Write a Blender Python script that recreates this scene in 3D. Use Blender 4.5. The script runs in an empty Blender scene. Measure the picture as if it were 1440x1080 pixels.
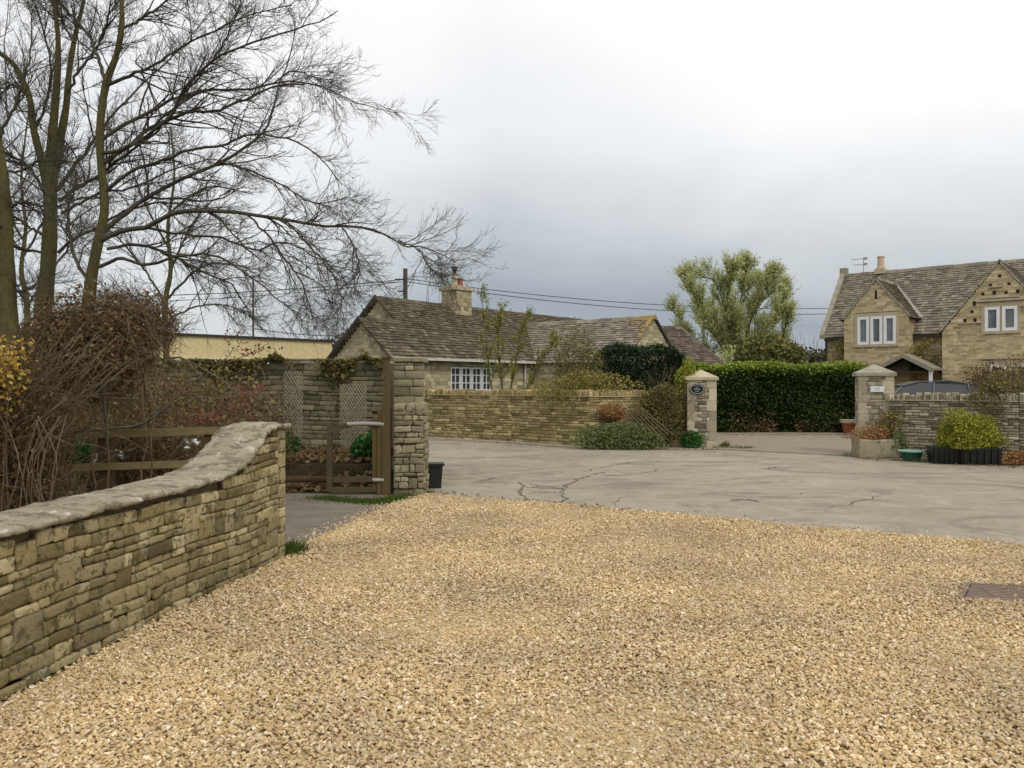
import bpy, math, random
import numpy as np
from mathutils import Vector
random.seed(7); rng=np.random.default_rng(11)
scene=bpy.context.scene; COL=scene.collection
F=1150.0; EYE=1.6
def G(px,py,z=0.0):
    d=EYE*F/(py-540.0); return np.array([(px-720)/F*d,d,z])
def P(px,py,d): return np.array([(px-720)/F*d,d,EYE-(py-540)/F*d])
def A(*a): return np.array(a,float)
def nrm(v):
    v=np.asarray(v,float); return v/np.maximum(np.linalg.norm(v,axis=-1,keepdims=True),1e-9)
# ------------------------------------------------------------------ mesh builder
WL={}
class MB:
    def __init__(s): s.V=[];s.F=[];s.C=[];s.n=0
    def add(s,V,Fs,c=(.5,.5,.5)):
        V=np.asarray(V,float).reshape(-1,3); c=np.asarray(c,float)
        if c.ndim==1: c=np.repeat(c[None],len(V),0)
        s.V.append(V); s.C.append(c)
        if isinstance(Fs,np.ndarray): Fs=[Fs]
        groups={}
        for f in Fs:
            f=np.asarray(f)
            if f.ndim==1: groups.setdefault(len(f),[]).append(f[None])
            else: groups.setdefault(f.shape[1],[]).append(f)
        for k,l in groups.items(): s.F.append(np.concatenate(l)+s.n)
        s.n+=len(V)
    def quad(s,a,b,c,d,col=(.5,.5,.5)): s.add([a,b,c,d],[[0,1,2,3]],col)
    def poly(s,pts,col=(.5,.5,.5)): s.add(pts,[list(range(len(pts)))],col)
    def prism(s,pts,vec,col=(.5,.5,.5)):
        pts=np.asarray(pts,float); n=len(pts); vec=np.asarray(vec,float)
        V=np.concatenate([pts,pts+vec]); Fs=[list(range(n)),list(range(2*n-1,n-1,-1))]
        for i in range(n):
            j=(i+1)%n; Fs.append([i,i+n,j+n,j])
        s.add(V,Fs,col)
    def box(s,O,U,V_,W,u0,u1,v0,v1,w0,w1,col=(.5,.5,.5)):
        pts=[O+U*u+V_*v+W*w0 for u,v in ((u0,v0),(u1,v0),(u1,v1),(u0,v1))]
        s.prism(pts,W*(w1-w0),col)
    def abox(s,x0,x1,y0,y1,z0,z1,col=(.5,.5,.5)): s.box(A(0,0,0),A(1,0,0),A(0,0,1),A(0,1,0),x0,x1,z0,z1,y0,y1,col)
    def lathe(s,c,prof,n=20,col=(.5,.5,.5)):
        c=np.asarray(c,float); a=np.arange(n)*2*math.pi/n
        V=np.concatenate([np.stack([c[0]+r*np.cos(a),c[1]+r*np.sin(a),np.full(n,c[2]+z)],1) for r,z in prof])
        Fs=[]
        for k in range(len(prof)-1):
            for i in range(n):
                j=(i+1)%n; Fs.append([k*n+i,k*n+j,(k+1)*n+j,(k+1)*n+i])
        Fs.append(list(range(n))[::-1]); Fs.append([(len(prof)-1)*n+i for i in range(n)])
        s.add(V,Fs,col)
    def tubes(s,Pt,R,sides=3,col=None,ref=A(0,1,0)):
        Pt=np.asarray(Pt,float); R=np.asarray(R,float); n,k,_=Pt.shape
        T=np.empty_like(Pt); T[:,1:-1]=Pt[:,2:]-Pt[:,:-2]; T[:,0]=Pt[:,1]-Pt[:,0]; T[:,-1]=Pt[:,-1]-Pt[:,-2]
        T=nrm(T); a=np.cross(T,ref); bad=np.linalg.norm(a,axis=-1)<.15
        a[bad]=np.cross(T[bad],A(1,0,0)); a=nrm(a); b=np.cross(T,a)
        an=np.arange(sides)*2*math.pi/sides
        V=Pt[:,:,None,:]+R[:,:,None,None]*(np.cos(an)[None,None,:,None]*a[:,:,None,:]+np.sin(an)[None,None,:,None]*b[:,:,None,:])
        base=(np.arange(n)[:,None,None]*k+np.arange(k-1)[None,:,None])*sides
        i=np.arange(sides)[None,None,:]; j=(i+1)%sides
        q=np.stack([base+i,base+j,base+sides+j,base+sides+i],-1).reshape(-1,4)
        if col is None: cc=np.repeat(rng.random((n,3)),k*sides,0)
        else: cc=np.repeat(np.asarray(col,float)[None],n*k*sides,0)
        s.add(V.reshape(-1,3),q,cc)
    def tube(s,pts,radii,sides=6,col=None,ref=A(0,1,0)):
        pts=np.asarray(pts,float); radii=np.broadcast_to(np.asarray(radii,float),(len(pts),))
        s.tubes(pts[None],radii[None],sides,col,ref)
    def build(s,name,mat,parent=None,smooth=False,loc=None):
        V=np.concatenate(s.V); C=np.concatenate(s.C)
        if parent is not None: off=WL[parent.name]
        else:
            off=A((V[:,0].min()+V[:,0].max())/2,(V[:,1].min()+V[:,1].max())/2,V[:,2].min()) if loc is None else np.asarray(loc,float)
        me=bpy.data.meshes.new(name); me.vertices.add(len(V)); me.vertices.foreach_set('co',(V-off).astype(np.float32).ravel())
        loops=np.concatenate([f.ravel() for f in s.F]); sizes=np.concatenate([np.full(len(f),f.shape[1]) for f in s.F])
        starts=np.concatenate([[0],np.cumsum(sizes)[:-1]])
        me.loops.add(len(loops)); me.loops.foreach_set('vertex_index',loops.astype(np.int32))
        me.polygons.add(len(sizes)); me.polygons.foreach_set('loop_start',starts.astype(np.int32))
        me.polygons.foreach_set('use_smooth',np.full(len(sizes),bool(smooth)))
        me.update(calc_edges=True); me.validate()
        at=me.attributes.new('tint','FLOAT_COLOR','POINT')
        at.data.foreach_set('color',np.concatenate([C,np.ones((len(C),1))],1).astype(np.float32).ravel())
        o=bpy.data.objects.new(name,me); COL.objects.link(o)
        if mat: me.materials.append(mat)
        if parent is not None: o.parent=parent; WL[o.name]=off
        else: o.location=off; WL[o.name]=off
        return o
def empty(name,loc,label=None,cat=None,group=None):
    o=bpy.data.objects.new(name,None); COL.objects.link(o); o.location=tuple(loc); o.empty_display_size=.2
    WL[o.name]=np.asarray(loc,float); 
    if label: tag(o,label,cat,group)
    return o
def tag(o,label=None,cat=None,group=None,kind=None):
    if label: o['label']=label
    if cat: o['category']=cat
    if group: o['group']=group
    if kind: o['kind']=kind
    return o
# ------------------------------------------------------------------ materials
class NT:
    def __init__(s,name):
        s.m=bpy.data.materials.new(name); s.m.use_nodes=True; s.t=s.m.node_tree; s.N=s.t.nodes; s.N.clear()
        s.out=s.N.new('ShaderNodeOutputMaterial'); s.tc=None
    def n(s,ty,**kw):
        x=s.N.new('ShaderNode'+ty)
        for k,v in kw.items(): setattr(x,k,v)
        return x
    def l(s,a,b): s.t.links.new(a,b)
    def coord(s,scale=(1,1,1)):
        if not s.tc: s.tc=s.n('TexCoord')
        mp=s.n('Mapping'); mp.inputs['Scale'].default_value=scale; s.l(s.tc.outputs['Object'],mp.inputs[0]); return mp.outputs[0]
    def noise(s,scale,detail=4,rough=.6,vec=None,dist=0):
        x=s.n('TexNoise'); x.inputs['Scale'].default_value=scale; x.inputs['Detail'].default_value=detail; x.inputs['Roughness'].default_value=rough; x.inputs['Distortion'].default_value=dist
        s.l(vec if vec else s.coord(),x.inputs['Vector']); return x.outputs['Fac']
    def ramp(s,fac,stops,interp='LINEAR'):
        r=s.n('ValToRGB'); r.color_ramp.interpolation=interp; e=r.color_ramp.elements
        while len(e)<len(stops): e.new(.5)
        for i,(p,c) in enumerate(stops):
            e[i].position=p; e[i].color=(*c,1) if len(c)==3 else c
        s.l(fac,r.inputs[0]); return r.outputs[0]
    def mix(s,f,a,b,mode='MIX'):
        x=s.n('Mix',data_type='RGBA',blend_type=mode)
        for sock,v in ((x.inputs[0],f),(x.inputs[6],a),(x.inputs[7],b)):
            if hasattr(v,'is_output'): s.l(v,sock)
            elif isinstance(v,(int,float)): sock.default_value=v
            else: sock.default_value=(*v,1)
        return x.outputs[2]
    def math(s,op,a,b=0.0,clamp=False):
        x=s.n('Math',operation=op,use_clamp=clamp)
        for sock,v in ((x.inputs[0],a),(x.inputs[1],b)):
            if hasattr(v,'is_output'): s.l(v,sock)
            else: sock.default_value=v
        return x.outputs[0]
    def tint(s):
        a=s.n('Attribute',attribute_name='tint'); sp=s.n('SeparateColor'); s.l(a.outputs['Color'],sp.inputs[0]); return sp.outputs
    def bsdf(s,col,rough=.9,bump=None,bstr=.4,bdist=.01,metal=0,spec=.3):
        b=s.n('BsdfPrincipled')
        if hasattr(col,'is_output'): s.l(col,b.inputs['Base Color'])
        else: b.inputs['Base Color'].default_value=(*col,1)
        if hasattr(rough,'is_output'): s.l(rough,b.inputs['Roughness'])
        else: b.inputs['Roughness'].default_value=rough
        b.inputs['Metallic'].default_value=metal; b.inputs['Specular IOR Level'].default_value=spec
        if bump is not None:
            bp=s.n('Bump'); bp.inputs['Strength'].default_value=bstr; bp.inputs['Distance'].default_value=bdist; s.l(bump,bp.inputs['Height']); s.l(bp.outputs[0],b.inputs['Normal'])
        s.l(b.outputs[0],s.out.inputs[0]); return s.m
def sc(c,k): return tuple(min(1,x*k) for x in c)
def stone_mat(name,cols,lichen=(.36,.36,.28),lich_amt=.58,dark=(.05,.045,.03),dark_amt=.62,nscale=9,fine=60,bdist=.006):
    t=NT(name); R,Gc,B=t.tint()[:3]
    n=len(cols); base=t.ramp(R,[(i/(n-1),c) for i,c in enumerate(cols)])
    k=t.math('MULTIPLY_ADD',Gc,.6); 
    t.N[-1].inputs[2].default_value=.7
    base=t.mix(1.0,base,k,'MULTIPLY')
    nf=t.noise(fine,4,.7)
    base=t.mix(.55,base,t.ramp(nf,[(.25,(.45,.45,.45)),(.75,(1.25,1.25,1.2))]),'MULTIPLY')
    n1=t.noise(nscale,5,.65)
    base=t.mix(t.ramp(n1,[(lich_amt,(0,0,0)),(lich_amt+.08,(.7,.7,.7))]),base,lichen)
    n2=t.noise(nscale*2.3,5,.7,dist=.3)
    base=t.mix(t.ramp(n2,[(dark_amt,(0,0,0)),(dark_amt+.06,(.75,.75,.75))]),base,dark)
    return t.bsdf(base,.92,nf,.7,bdist,spec=.15)
def plain_noise_mat(name,c1,c2,scale=6,rough=.8,bstr=.3,bdist=.005,metal=0,spec=.3,vec=(1,1,1),detail=5):
    t=NT(name); n1=t.noise(scale,detail,.65,t.coord(vec)); n2=t.noise(scale*7,3,.6,t.coord(vec))
    c=t.mix(t.ramp(n1,[(.3,(0,0,0)),(.7,(1,1,1))]),c1,c2)
    c=t.mix(.4,c,t.ramp(n2,[(.3,(.6,.6,.6)),(.7,(1.2,1.2,1.2))]),'MULTIPLY')
    return t.bsdf(c,rough,n2,bstr,bdist,metal,spec)
def leaf_mat(name,cols,transl=.25,rough=.6):
    t=NT(name); R,Gc,B=t.tint()[:3]; n=len(cols)
    base=t.ramp(R,[(i/(n-1),c) for i,c in enumerate(cols)])
    k=t.math('MULTIPLY_ADD',Gc,.7); t.N[-1].inputs[2].default_value=.65
    base=t.mix(1.0,base,k,'MULTIPLY')
    t.bsdf(base,rough,spec=.25); b=t.N[-1]
    b=[x for x in t.N if x.type=='BSDF_PRINCIPLED'][0]
    if transl:
        tr=t.n('BsdfTranslucent'); t.l(base,tr.inputs[0]); mx=t.n('MixShader'); mx.inputs[0].default_value=transl
        t.l(b.outputs[0],mx.inputs[1]); t.l(tr.outputs[0],mx.inputs[2]); t.l(mx.outputs[0],t.out.inputs[0])
    return t.m
def bark_mat(name,c1,c2,c3,scale=8):
    t=NT(name); n1=t.noise(scale,5,.7,t.coord((1,1,.3))); n2=t.noise(scale*6,4,.7,t.coord((1,1,.35)))
    c=t.mix(t.ramp(n1,[(.35,(0,0,0)),(.65,(1,1,1))]),c1,c2)
    c=t.mix(t.ramp(n2,[(.5,(0,0,0)),(.7,(1,1,1))]),c,c3)
    return t.bsdf(c,.9,n2,.8,.012,spec=.1)
M={}
M['fgstone']=stone_mat('fgstone',[(.15,.118,.055),(.235,.185,.09),(.31,.25,.125),(.36,.30,.165),(.25,.195,.10),(.50,.42,.25),(.20,.165,.085)],lichen=(.33,.295,.20),lich_amt=.58,dark=(.07,.063,.028),dark_amt=.53,nscale=8,fine=70,bdist=.008)
M['joint']=plain_noise_mat('joint',(.085,.065,.03),(.15,.115,.06),8,.95,.6,.01)
M['wallstone']=stone_mat('wallstone',[(.24,.185,.085),(.36,.285,.14),(.46,.37,.19),(.30,.24,.12),(.55,.46,.26)],lichen=(.33,.30,.17),lich_amt=.64,dark=(.09,.075,.03),dark_amt=.6,nscale=5,fine=26,bdist=.01)
M['wallstone_grey']=stone_mat('wallstone_grey',[(.17,.145,.095),(.31,.27,.19),(.45,.40,.30),(.25,.215,.14),(.58,.53,.42)],lichen=(.36,.34,.26),lich_amt=.62,dark=(.08,.07,.045),dark_amt=.6,nscale=5,fine=26,bdist=.01)
M['gardenstone']=stone_mat('gardenstone',[(.20,.18,.105),(.29,.26,.16),(.36,.32,.21),(.245,.22,.135),(.43,.375,.26)],lichen=(.26,.27,.16),lich_amt=.58,dark=(.13,.12,.065),dark_amt=.6,nscale=4,fine=26,bdist=.012)
M['stubstone']=stone_mat('stubstone',[(.18,.155,.095),(.27,.235,.15),(.36,.315,.215),(.225,.195,.12),(.42,.37,.265)],lichen=(.23,.23,.12),lich_amt=.55,dark=(.08,.07,.04),dark_amt=.56,nscale=5,fine=26,bdist=.012)
M['farjoint']=plain_noise_mat('farjoint',(.19,.155,.085),(.26,.215,.125),5,.95,.4,.01)
M['housestone']=stone_mat('housestone',[(.48,.385,.225),(.53,.425,.255),(.575,.47,.29),(.50,.40,.24),(.61,.51,.33)],lichen=(.58,.50,.35),lich_amt=.64,dark=(.27,.215,.12),dark_amt=.64,nscale=1.6,fine=18,bdist=.01)
M['housejoint']=plain_noise_mat('housejoint',(.47,.37,.22),(.55,.44,.27),3,.95,.3,.01)
M['bungstone']=stone_mat('bungstone',[(.33,.28,.17),(.44,.38,.24),(.54,.47,.31),(.38,.325,.20),(.58,.51,.35)],lichen=(.36,.34,.22),lich_amt=.6,dark=(.12,.10,.055),dark_amt=.6,nscale=2,fine=18,bdist=.01)
M['slate']=stone_mat('slate',[(.075,.062,.045),(.115,.095,.065),(.15,.125,.085),(.09,.072,.05),(.21,.18,.12)],lichen=(.19,.175,.10),lich_amt=.60,dark=(.035,.03,.02),dark_amt=.58,nscale=3,fine=16,bdist=.012)
M['slate_light']=stone_mat('slate_light',[(.185,.16,.125),(.235,.205,.16),(.28,.245,.195),(.205,.175,.135),(.33,.295,.235)],lichen=(.28,.25,.16),lich_amt=.60,dark=(.10,.08,.06),dark_amt=.6,nscale=2,fine=16,bdist=.012)
M['slate_brown']=stone_mat('slate_brown',[(.10,.078,.062),(.15,.118,.095),(.19,.155,.12)],lichen=(.18,.15,.11),lich_amt=.62,dark=(.06,.05,.04),dark_amt=.6,nscale=3,fine=16,bdist=.012)
M['lichen_orange']=plain_noise_mat('lichen_orange',(.42,.25,.06),(.27,.21,.10),3,.95)
M['dress']=plain_noise_mat('dress',(.55,.47,.33),(.43,.36,.24),4,.9,.4,.008)
M['dress_grey']=plain_noise_mat('dress_grey',(.42,.39,.30),(.25,.235,.17),5,.92,.5,.01)
M['dress_pillar']=stone_mat('dress_pillar',[(.36,.32,.22),(.44,.39,.28),(.50,.44,.32),(.40,.35,.24)],lichen=(.52,.48,.38),lich_amt=.6,dark=(.20,.18,.11),dark_amt=.6,nscale=4,fine=24)
M['cream']=plain_noise_mat('cream',(.72,.60,.33),(.66,.54,.30),1.2,.9,.1)
M['white']=plain_noise_mat('white',(.86,.86,.85),(.80,.80,.80),5,.5,.05)
M['offwhite']=plain_noise_mat('offwhite',(.66,.63,.58),(.52,.5,.45),5,.6,.1)
M['darktrim']=plain_noise_mat('darktrim',(.03,.028,.025),(.05,.045,.04),5,.6,.1)
M['lead']=plain_noise_mat('lead',(.45,.42,.38),(.35,.33,.30),5,.6,.1)
M['terracotta']=plain_noise_mat('terracotta',(.42,.15,.075),(.34,.11,.055),6,.8,.2)
M['paleclay']=plain_noise_mat('paleclay',(.62,.50,.35),(.52,.41,.28),6,.8,.2)
M['black_plastic']=plain_noise_mat('black_plastic',(.012,.014,.014),(.022,.024,.022),12,.42,.1)
M['green_glaze']=plain_noise_mat('green_glaze',(.035,.14,.10),(.05,.18,.13),6,.3,.05)
M['soil']=plain_noise_mat('soil',(.05,.035,.02),(.09,.065,.035),8,.95,.8,.02)
M['wood_old']=plain_noise_mat('wood_old',(.10,.075,.038),(.065,.052,.026),3,.85,.6,.006,vec=(1,1,1))
M['wood_rail']=plain_noise_mat('wood_rail',(.24,.185,.085),(.15,.125,.055),3,.85,.6,.006,vec=(.4,1,3))
M['wood_post']=plain_noise_mat('wood_post',(.10,.06,.025),(.055,.035,.018),4,.85,.6,.006,vec=(3,3,.4))
M['wood_dark']=plain_noise_mat('wood_dark',(.075,.052,.026),(.12,.085,.035),4,.85,.6,.006,vec=(3,3,.4))
M['wood_brown']=plain_noise_mat('wood_brown',(.13,.09,.026),(.085,.06,.02),3,.8,.5,.006,vec=(3,3,.4))
M['wood_grey']=plain_noise_mat('wood_grey',(.34,.31,.25),(.24,.215,.165),6,.85,.4,.004,vec=(.5,1,2))
M['wood_grey_dark']=plain_noise_mat('wood_grey_dark',(.11,.10,.08),(.07,.062,.05),6,.85,.4,.004,vec=(3,3,.4))
M['silver_wood']=plain_noise_mat('silver_wood',(.40,.39,.36),(.27,.26,.23),8,.7,.5,.005,vec=(.4,1,2))
M['trellis']=plain_noise_mat('trellis',(.46,.42,.30),(.35,.32,.22),9,.85,.2)
M['rust']=plain_noise_mat('rust',(.23,.155,.11),(.16,.12,.09),9,.75,.5,.004)
M['glass']=NT('glass').bsdf((.03,.035,.04),.08,spec=.8)
M['glass_curtain']=plain_noise_mat('glass_curtain',(.20,.22,.23),(.05,.055,.06),2.5,.12,.0,spec=.8,vec=(1,1,.3))
M['carpaint']=NT('carpaint').bsdf((.17,.18,.19),.25,spec=.6,metal=.6)
M['rubber']=NT('rubber').bsdf((.015,.015,.015),.7)
M['sign_black']=NT('sign_black').bsdf((.012,.018,.017),.35)
M['sign_white']=NT('sign_white').bsdf((.65,.7,.68),.5)
M['bark_moss']=bark_mat('bark_moss',(.085,.075,.032),(.125,.11,.04),(.05,.043,.028))
M['twig']=bark_mat('twig',(.07,.062,.045),(.11,.097,.07),(.045,.04,.03),3)
M['twig_pale']=bark_mat('twig_pale',(.14,.105,.06),(.20,.16,.10),(.08,.06,.035),5)
M['twig_brown']=bark_mat('twig_brown',(.115,.075,.043),(.17,.12,.07),(.065,.043,.026),5)
M['bark_willow']=bark_mat('bark_willow',(.10,.085,.05),(.15,.13,.07),(.06,.05,.03),3)
M['lf_dead']=leaf_mat('lf_dead',[(.11,.062,.032),(.165,.095,.045),(.21,.14,.065),(.13,.105,.04)],.2)
M['lf_bramble']=leaf_mat('lf_bramble',[(.14,.125,.045),(.20,.175,.06),(.26,.22,.08),(.18,.19,.055)],.25)
M['lf_red']=leaf_mat('lf_red',[(.15,.045,.03),(.22,.07,.045),(.19,.10,.06)],.25)
M['lf_yellow']=leaf_mat('lf_yellow',[(.45,.25,.04),(.62,.42,.07),(.66,.52,.15),(.30,.17,.05)],.3)
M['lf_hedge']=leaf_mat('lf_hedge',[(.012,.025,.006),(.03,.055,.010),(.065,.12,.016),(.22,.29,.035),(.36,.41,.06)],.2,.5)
M['lf_conifer']=leaf_mat('lf_conifer',[(.010,.022,.008),(.02,.042,.014),(.035,.07,.02)],.1,.5)
M['lf_olive']=leaf_mat('lf_olive',[(.08,.08,.025),(.14,.14,.038),(.20,.195,.055),(.27,.25,.075)],.25)
M['lf_gold']=leaf_mat('lf_gold',[(.17,.15,.04),(.26,.23,.055),(.34,.30,.075),(.22,.17,.05)],.25)
M['lf_lime']=leaf_mat('lf_lime',[(.16,.19,.02),(.28,.30,.03),(.40,.40,.05),(.22,.24,.03)],.3)
M['lf_tree']=leaf_mat('lf_tree',[(.17,.19,.04),(.26,.27,.06),(.33,.33,.09)],.35)
M['lf_juniper']=leaf_mat('lf_juniper',[(.10,.13,.045),(.17,.20,.07),(.24,.27,.11)],.2)
M['lf_green']=leaf_mat('lf_green',[(.03,.09,.02),(.05,.15,.03),(.09,.21,.045)],.25)
M['lf_willow']=leaf_mat('lf_willow',[(.46,.50,.18),(.58,.62,.26),(.68,.71,.36),(.54,.53,.24)],.6)
M['lf_orange']=leaf_mat('lf_orange',[(.34,.15,.06),(.46,.22,.09),(.28,.17,.07),(.42,.30,.13)],.25)
M['lf_grass']=leaf_mat('lf_grass',[(.05,.09,.015),(.09,.14,.02),(.13,.18,.03)],.3)
M['lf_far']=leaf_mat('lf_far',[(.06,.065,.035),(.09,.09,.05),(.12,.11,.07)],.2)
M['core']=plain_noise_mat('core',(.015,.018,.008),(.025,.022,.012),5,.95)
# ------------------------------------------------------------------ generators
def tmpl(g):
    pts={};V=[];Fs=[];n=len(g)-1
    def idx(p):
        key=tuple(round(x,4) for x in p)
        if key not in pts: pts[key]=len(V); V.append(p)
        return pts[key]
    for ax in range(3):
        for sg in (-1,1):
            for i in range(n):
                for j in range(n):
                    q=[]
                    for a,b in ((i,j),(i+1,j),(i+1,j+1),(i,j+1)):
                        p=[0,0,0]; p[ax]=sg; p[(ax+1)%3]=g[a]; p[(ax+2)%3]=g[b]; q.append(idx(tuple(p)))
                    Fs.append(q if sg>0 else q[::-1])
    return np.array(V,float),np.array(Fs)
T1=tmpl([-1,1]);T2=tmpl([-1,-.9,.9,1]);T4=tmpl([-1,-.9,-.35,.35,.9,1])
def shape(T,hu,hv,hw,r):
    """rounded block: .9 grid lines sit a fixed bevel r inside the faces"""
    V=T[0].copy(); full=np.abs(V)>.99; k=full.sum(1); out=np.empty_like(V)
    for a,h in enumerate((hu,hv,hw)):
        rr=min(r,h*.6); x=V[:,a]; sgn=np.sign(x); ax=np.abs(x)
        val=np.where(ax>.99,h,np.where(ax>.8,h-rr,(h-rr)*ax/.9))
        pull=np.where((ax>.99)&(k==2),rr*.3,np.where((ax>.99)&(k==3),rr*.45,0)) if len(V)>8 else 0
        out[:,a]=sgn*(val-pull)
    return out
Z3=A(0,0,1)
def stone_panel(mb,O,U,Vv,N,H,interval,ch=(.06,.11),L=(.12,.34),gap=.008,depth=.05,prot=.012,T=T2,rough=.004,rot=.02,holes=(),dbl=.0,warp=0.0,tone=None,v0=0.0,cornerjit=.0,dropout=0.0,ph=0.0,bev=.008,dblmax=99):
    TV,TF=T; v=v0; blocked=[]
    while v<H-.015:
        h=random.uniform(*ch); h=min(h,H-v); 
        if H-v-h<ch[0]*.5: h=H-v
        nb=[]; nh=random.uniform(*ch)
        for (a,b) in interval(v+h/2):
            ivs=[(a,b)]
            for (h0,h1,hv0,hv1) in list(holes)+[(x,y,v-1,v+9) for x,y in blocked]:
                if hv1>v+h*.5>hv0:
                    out=[]
                    for (x,y) in ivs:
                        if h1<=x or h0>=y: out.append((x,y)); continue
                        if h0>x: out.append((x,h0))
                        if h1<y: out.append((h1,y))
                    ivs=out
            for (x,y) in ivs:
                u=x
                while u<y-.012:
                    l=random.uniform(*L)*random.choice((.7,1,1,1.3)); 
                    if y-u-l<L[0]*.6: l=y-u
                    hh=h
                    if dbl and random.random()<dbl and v+h+nh<min(H-.02,dblmax) and l<L[1] and h+nh<.17: hh=h+nh; nb.append((u,u+l))
                    if random.random()>=dropout:
                        hu=l/2-gap/2; hv=hh/2-gap/2
                        if hu>.004 and hv>.004:
                            q=shape(T,hu,hv,1.0,bev); 
                            q[:,0]+=random.uniform(-1,1)*cornerjit*q[:,1]+0; 
                            q[:,1]+=random.uniform(-1,1)*cornerjit*q[:,0]*.3
                            pr=prot*random.uniform(.2,1.4)
                            w=np.where(TV[:,2]>.99,pr,np.where(TV[:,2]>.8,pr-bev*.9,np.where(TV[:,2]>-.5,pr-bev*1.6,-depth)))-(np.abs(TV[:,:2]).max(1)>.99)*(TV[:,2]>.99)*bev*.35
                            a_=random.uniform(-rot,rot); ca,sa=math.cos(a_),math.sin(a_)
                            uu=u+l/2+q[:,0]*ca-q[:,1]*sa; vv=v+hh/2+q[:,0]*sa+q[:,1]*ca
                            if rough:
                                f1=random.uniform(0,6); f2=random.uniform(0,6); fr=3.0/max(l,.12)
                                w=w+rough*(np.sin(uu*fr*2.3+f1)*np.cos(vv*fr*4+f2)+rng.normal(0,.3,len(uu)))*(TV[:,2]>-.5)
                                uu=uu+rng.normal(0,rough*.5,len(uu)); vv=vv+rng.normal(0,rough*.4,len(uu))
                            if warp: vv=vv+warp*(np.sin(uu*1.7+ph+vv*2)+.5*np.sin(uu*4.3+ph*2))*np.clip(vv/.15,0,1)
                            V=O+uu[:,None]*U+vv[:,None]*Vv+w[:,None]*N
                            c=(random.random(),random.random(),random.random())
                            if tone: c=tone(u+l/2,v+hh/2,c)
                            mb.add(V,TF,c)
                    u+=l
        blocked=nb; v+=h
        if nb: # next course must have height nh for doubles
            pass
def slates(mb,O,U,S,N,LS,interval,course=.19,wr=(.18,.36),th=.022,tone=None,lift=.035):
    s=0.0; TV,TF=T1
    k=0
    while s<LS:
        c=course*(1-.35*s/LS); iv=interval(s+c*.3)
        for a,b in iv:
            u=a-random.uniform(0,wr[0]*.5)
            while u<b:
                w=random.uniform(*wr); w0=max(u,a); w1=min(u+w,b)
                if w1-w0>.03:
                    q=TV*A((w1-w0)/2-.004,c*.68,th/2)
                    jj=random.uniform(-.012,.012)
                    uu=(w0+w1)/2+q[:,0]; ss=s+c*.6+jj+q[:,1]; nn=q[:,2]+lift*(.5-(q[:,1]/(c*1.36)))+random.uniform(0,.01)
                    V=O+uu[:,None]*U+ss[:,None]*S+nn[:,None]*N
                    col=(random.random(),random.random(),random.random())
                    if tone: col=tone((w0+w1)/2,s,col)
                    mb.add(V,TF,col)
                u+=w
        s+=c; k+=1
def leaves(mb,C,size,up=.3,col=None,elong=1.6,tz=None):
    C=np.asarray(C,float); n=len(C)
    nn=nrm(rng.normal(size=(n,3))+A(0,-.2,up)); a=nrm(np.cross(nn,rng.normal(size=(n,3)))); b=np.cross(nn,a)
    s=(size*rng.uniform(.55,1.3,n))[:,None]
    V=np.stack([C-a*s*elong*.5,C+b*s*.5,C+a*s*elong*.5+nn*s*.12,C-b*s*.5],1).reshape(-1,3)
    q=np.arange(4*n).reshape(n,4)
    cc=rng.random((n,3)) if col is None else np.asarray(col)
    mb.add(V,q,np.repeat(cc,4,0))
def lump_dirs(k,a=.35): return nrm(rng.normal(size=(k,3))),rng.uniform(-a*.6,a,k)
def blob_pts(c,r,n,shell=.5,k=22,amp=.35,zmin=None):
    D,am=lump_dirs(k,amp); d=nrm(rng.normal(size=(n,3)))
    R=1+(am[None]*np.exp(9*(d@D.T-1))).sum(1)
    t=shell+(1-shell)*rng.random(n)**.6
    p=d*(R*t)[:,None]*np.asarray(r)+np.asarray(c)
    if zmin is not None: p[:,2]=np.maximum(p[:,2],zmin+rng.random(n)*.05)
    return p
def bush(name,c,r,n,size,mat,label,cat='shrub',group=None,stems=6,stemmat='twig_brown',shell=.45,amp=.35,core=True,zmin=.0,twigs=0,up=.3,top_bright=0.0,stem_r=.012):
    c=np.asarray(c,float); base=A(c[0],c[1],zmin); amp=amp*1.35; shell=shell*.8
    e=empty(name,base,label,cat,group)
    mb=MB(); p=blob_pts(c,r,n,shell,amp=amp,zmin=zmin+.02)
    col=rng.random((n,3)); 
    leaves(mb,p,size,up,col); mb.build('foliage',M[mat],e)
    if stems:
        sb=MB(); k=6; Pt=[];R=[]
        for i in range(stems):
            tp=c+rng.normal(size=3)*np.asarray(r)*.45; tp[2]=c[2]+r[2]*random.uniform(-.1,.8)
            b0=base+A(random.uniform(-.2,.2)*r[0],random.uniform(-.2,.2)*r[1],-.03)
            t=np.linspace(0,1,k)[:,None]; pts=b0*(1-t)+tp*t+rng.normal(0,.03,(k,3))*np.asarray(r)
            pts[0]=b0; Pt.append(pts); R.append(stem_r*(1-.7*t[:,0]))
        sb.tubes(np.array(Pt),np.array(R),5)
        if twigs:
            st=blob_pts(c,r,twigs,.2,amp=amp,zmin=zmin+.02); d=nrm(st-(c-A(0,0,r[2]*.6))+rng.normal(0,.25,(twigs,3)))
            L=min(r)*.6*rng.uniform(.4,1.2,twigs)
            t=np.linspace(0,1,4)
            tw=st[:,None,:]+d[:,None,:]*(L[:,None]*t[None])[...,None]+rng.normal(0,.02,(twigs,4,3))
            sb.tubes(tw,np.repeat((stem_r*.35*(1-.6*t))[None],twigs,0),3)
        sb.build('stems',M[stemmat],e)
    return e
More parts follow.
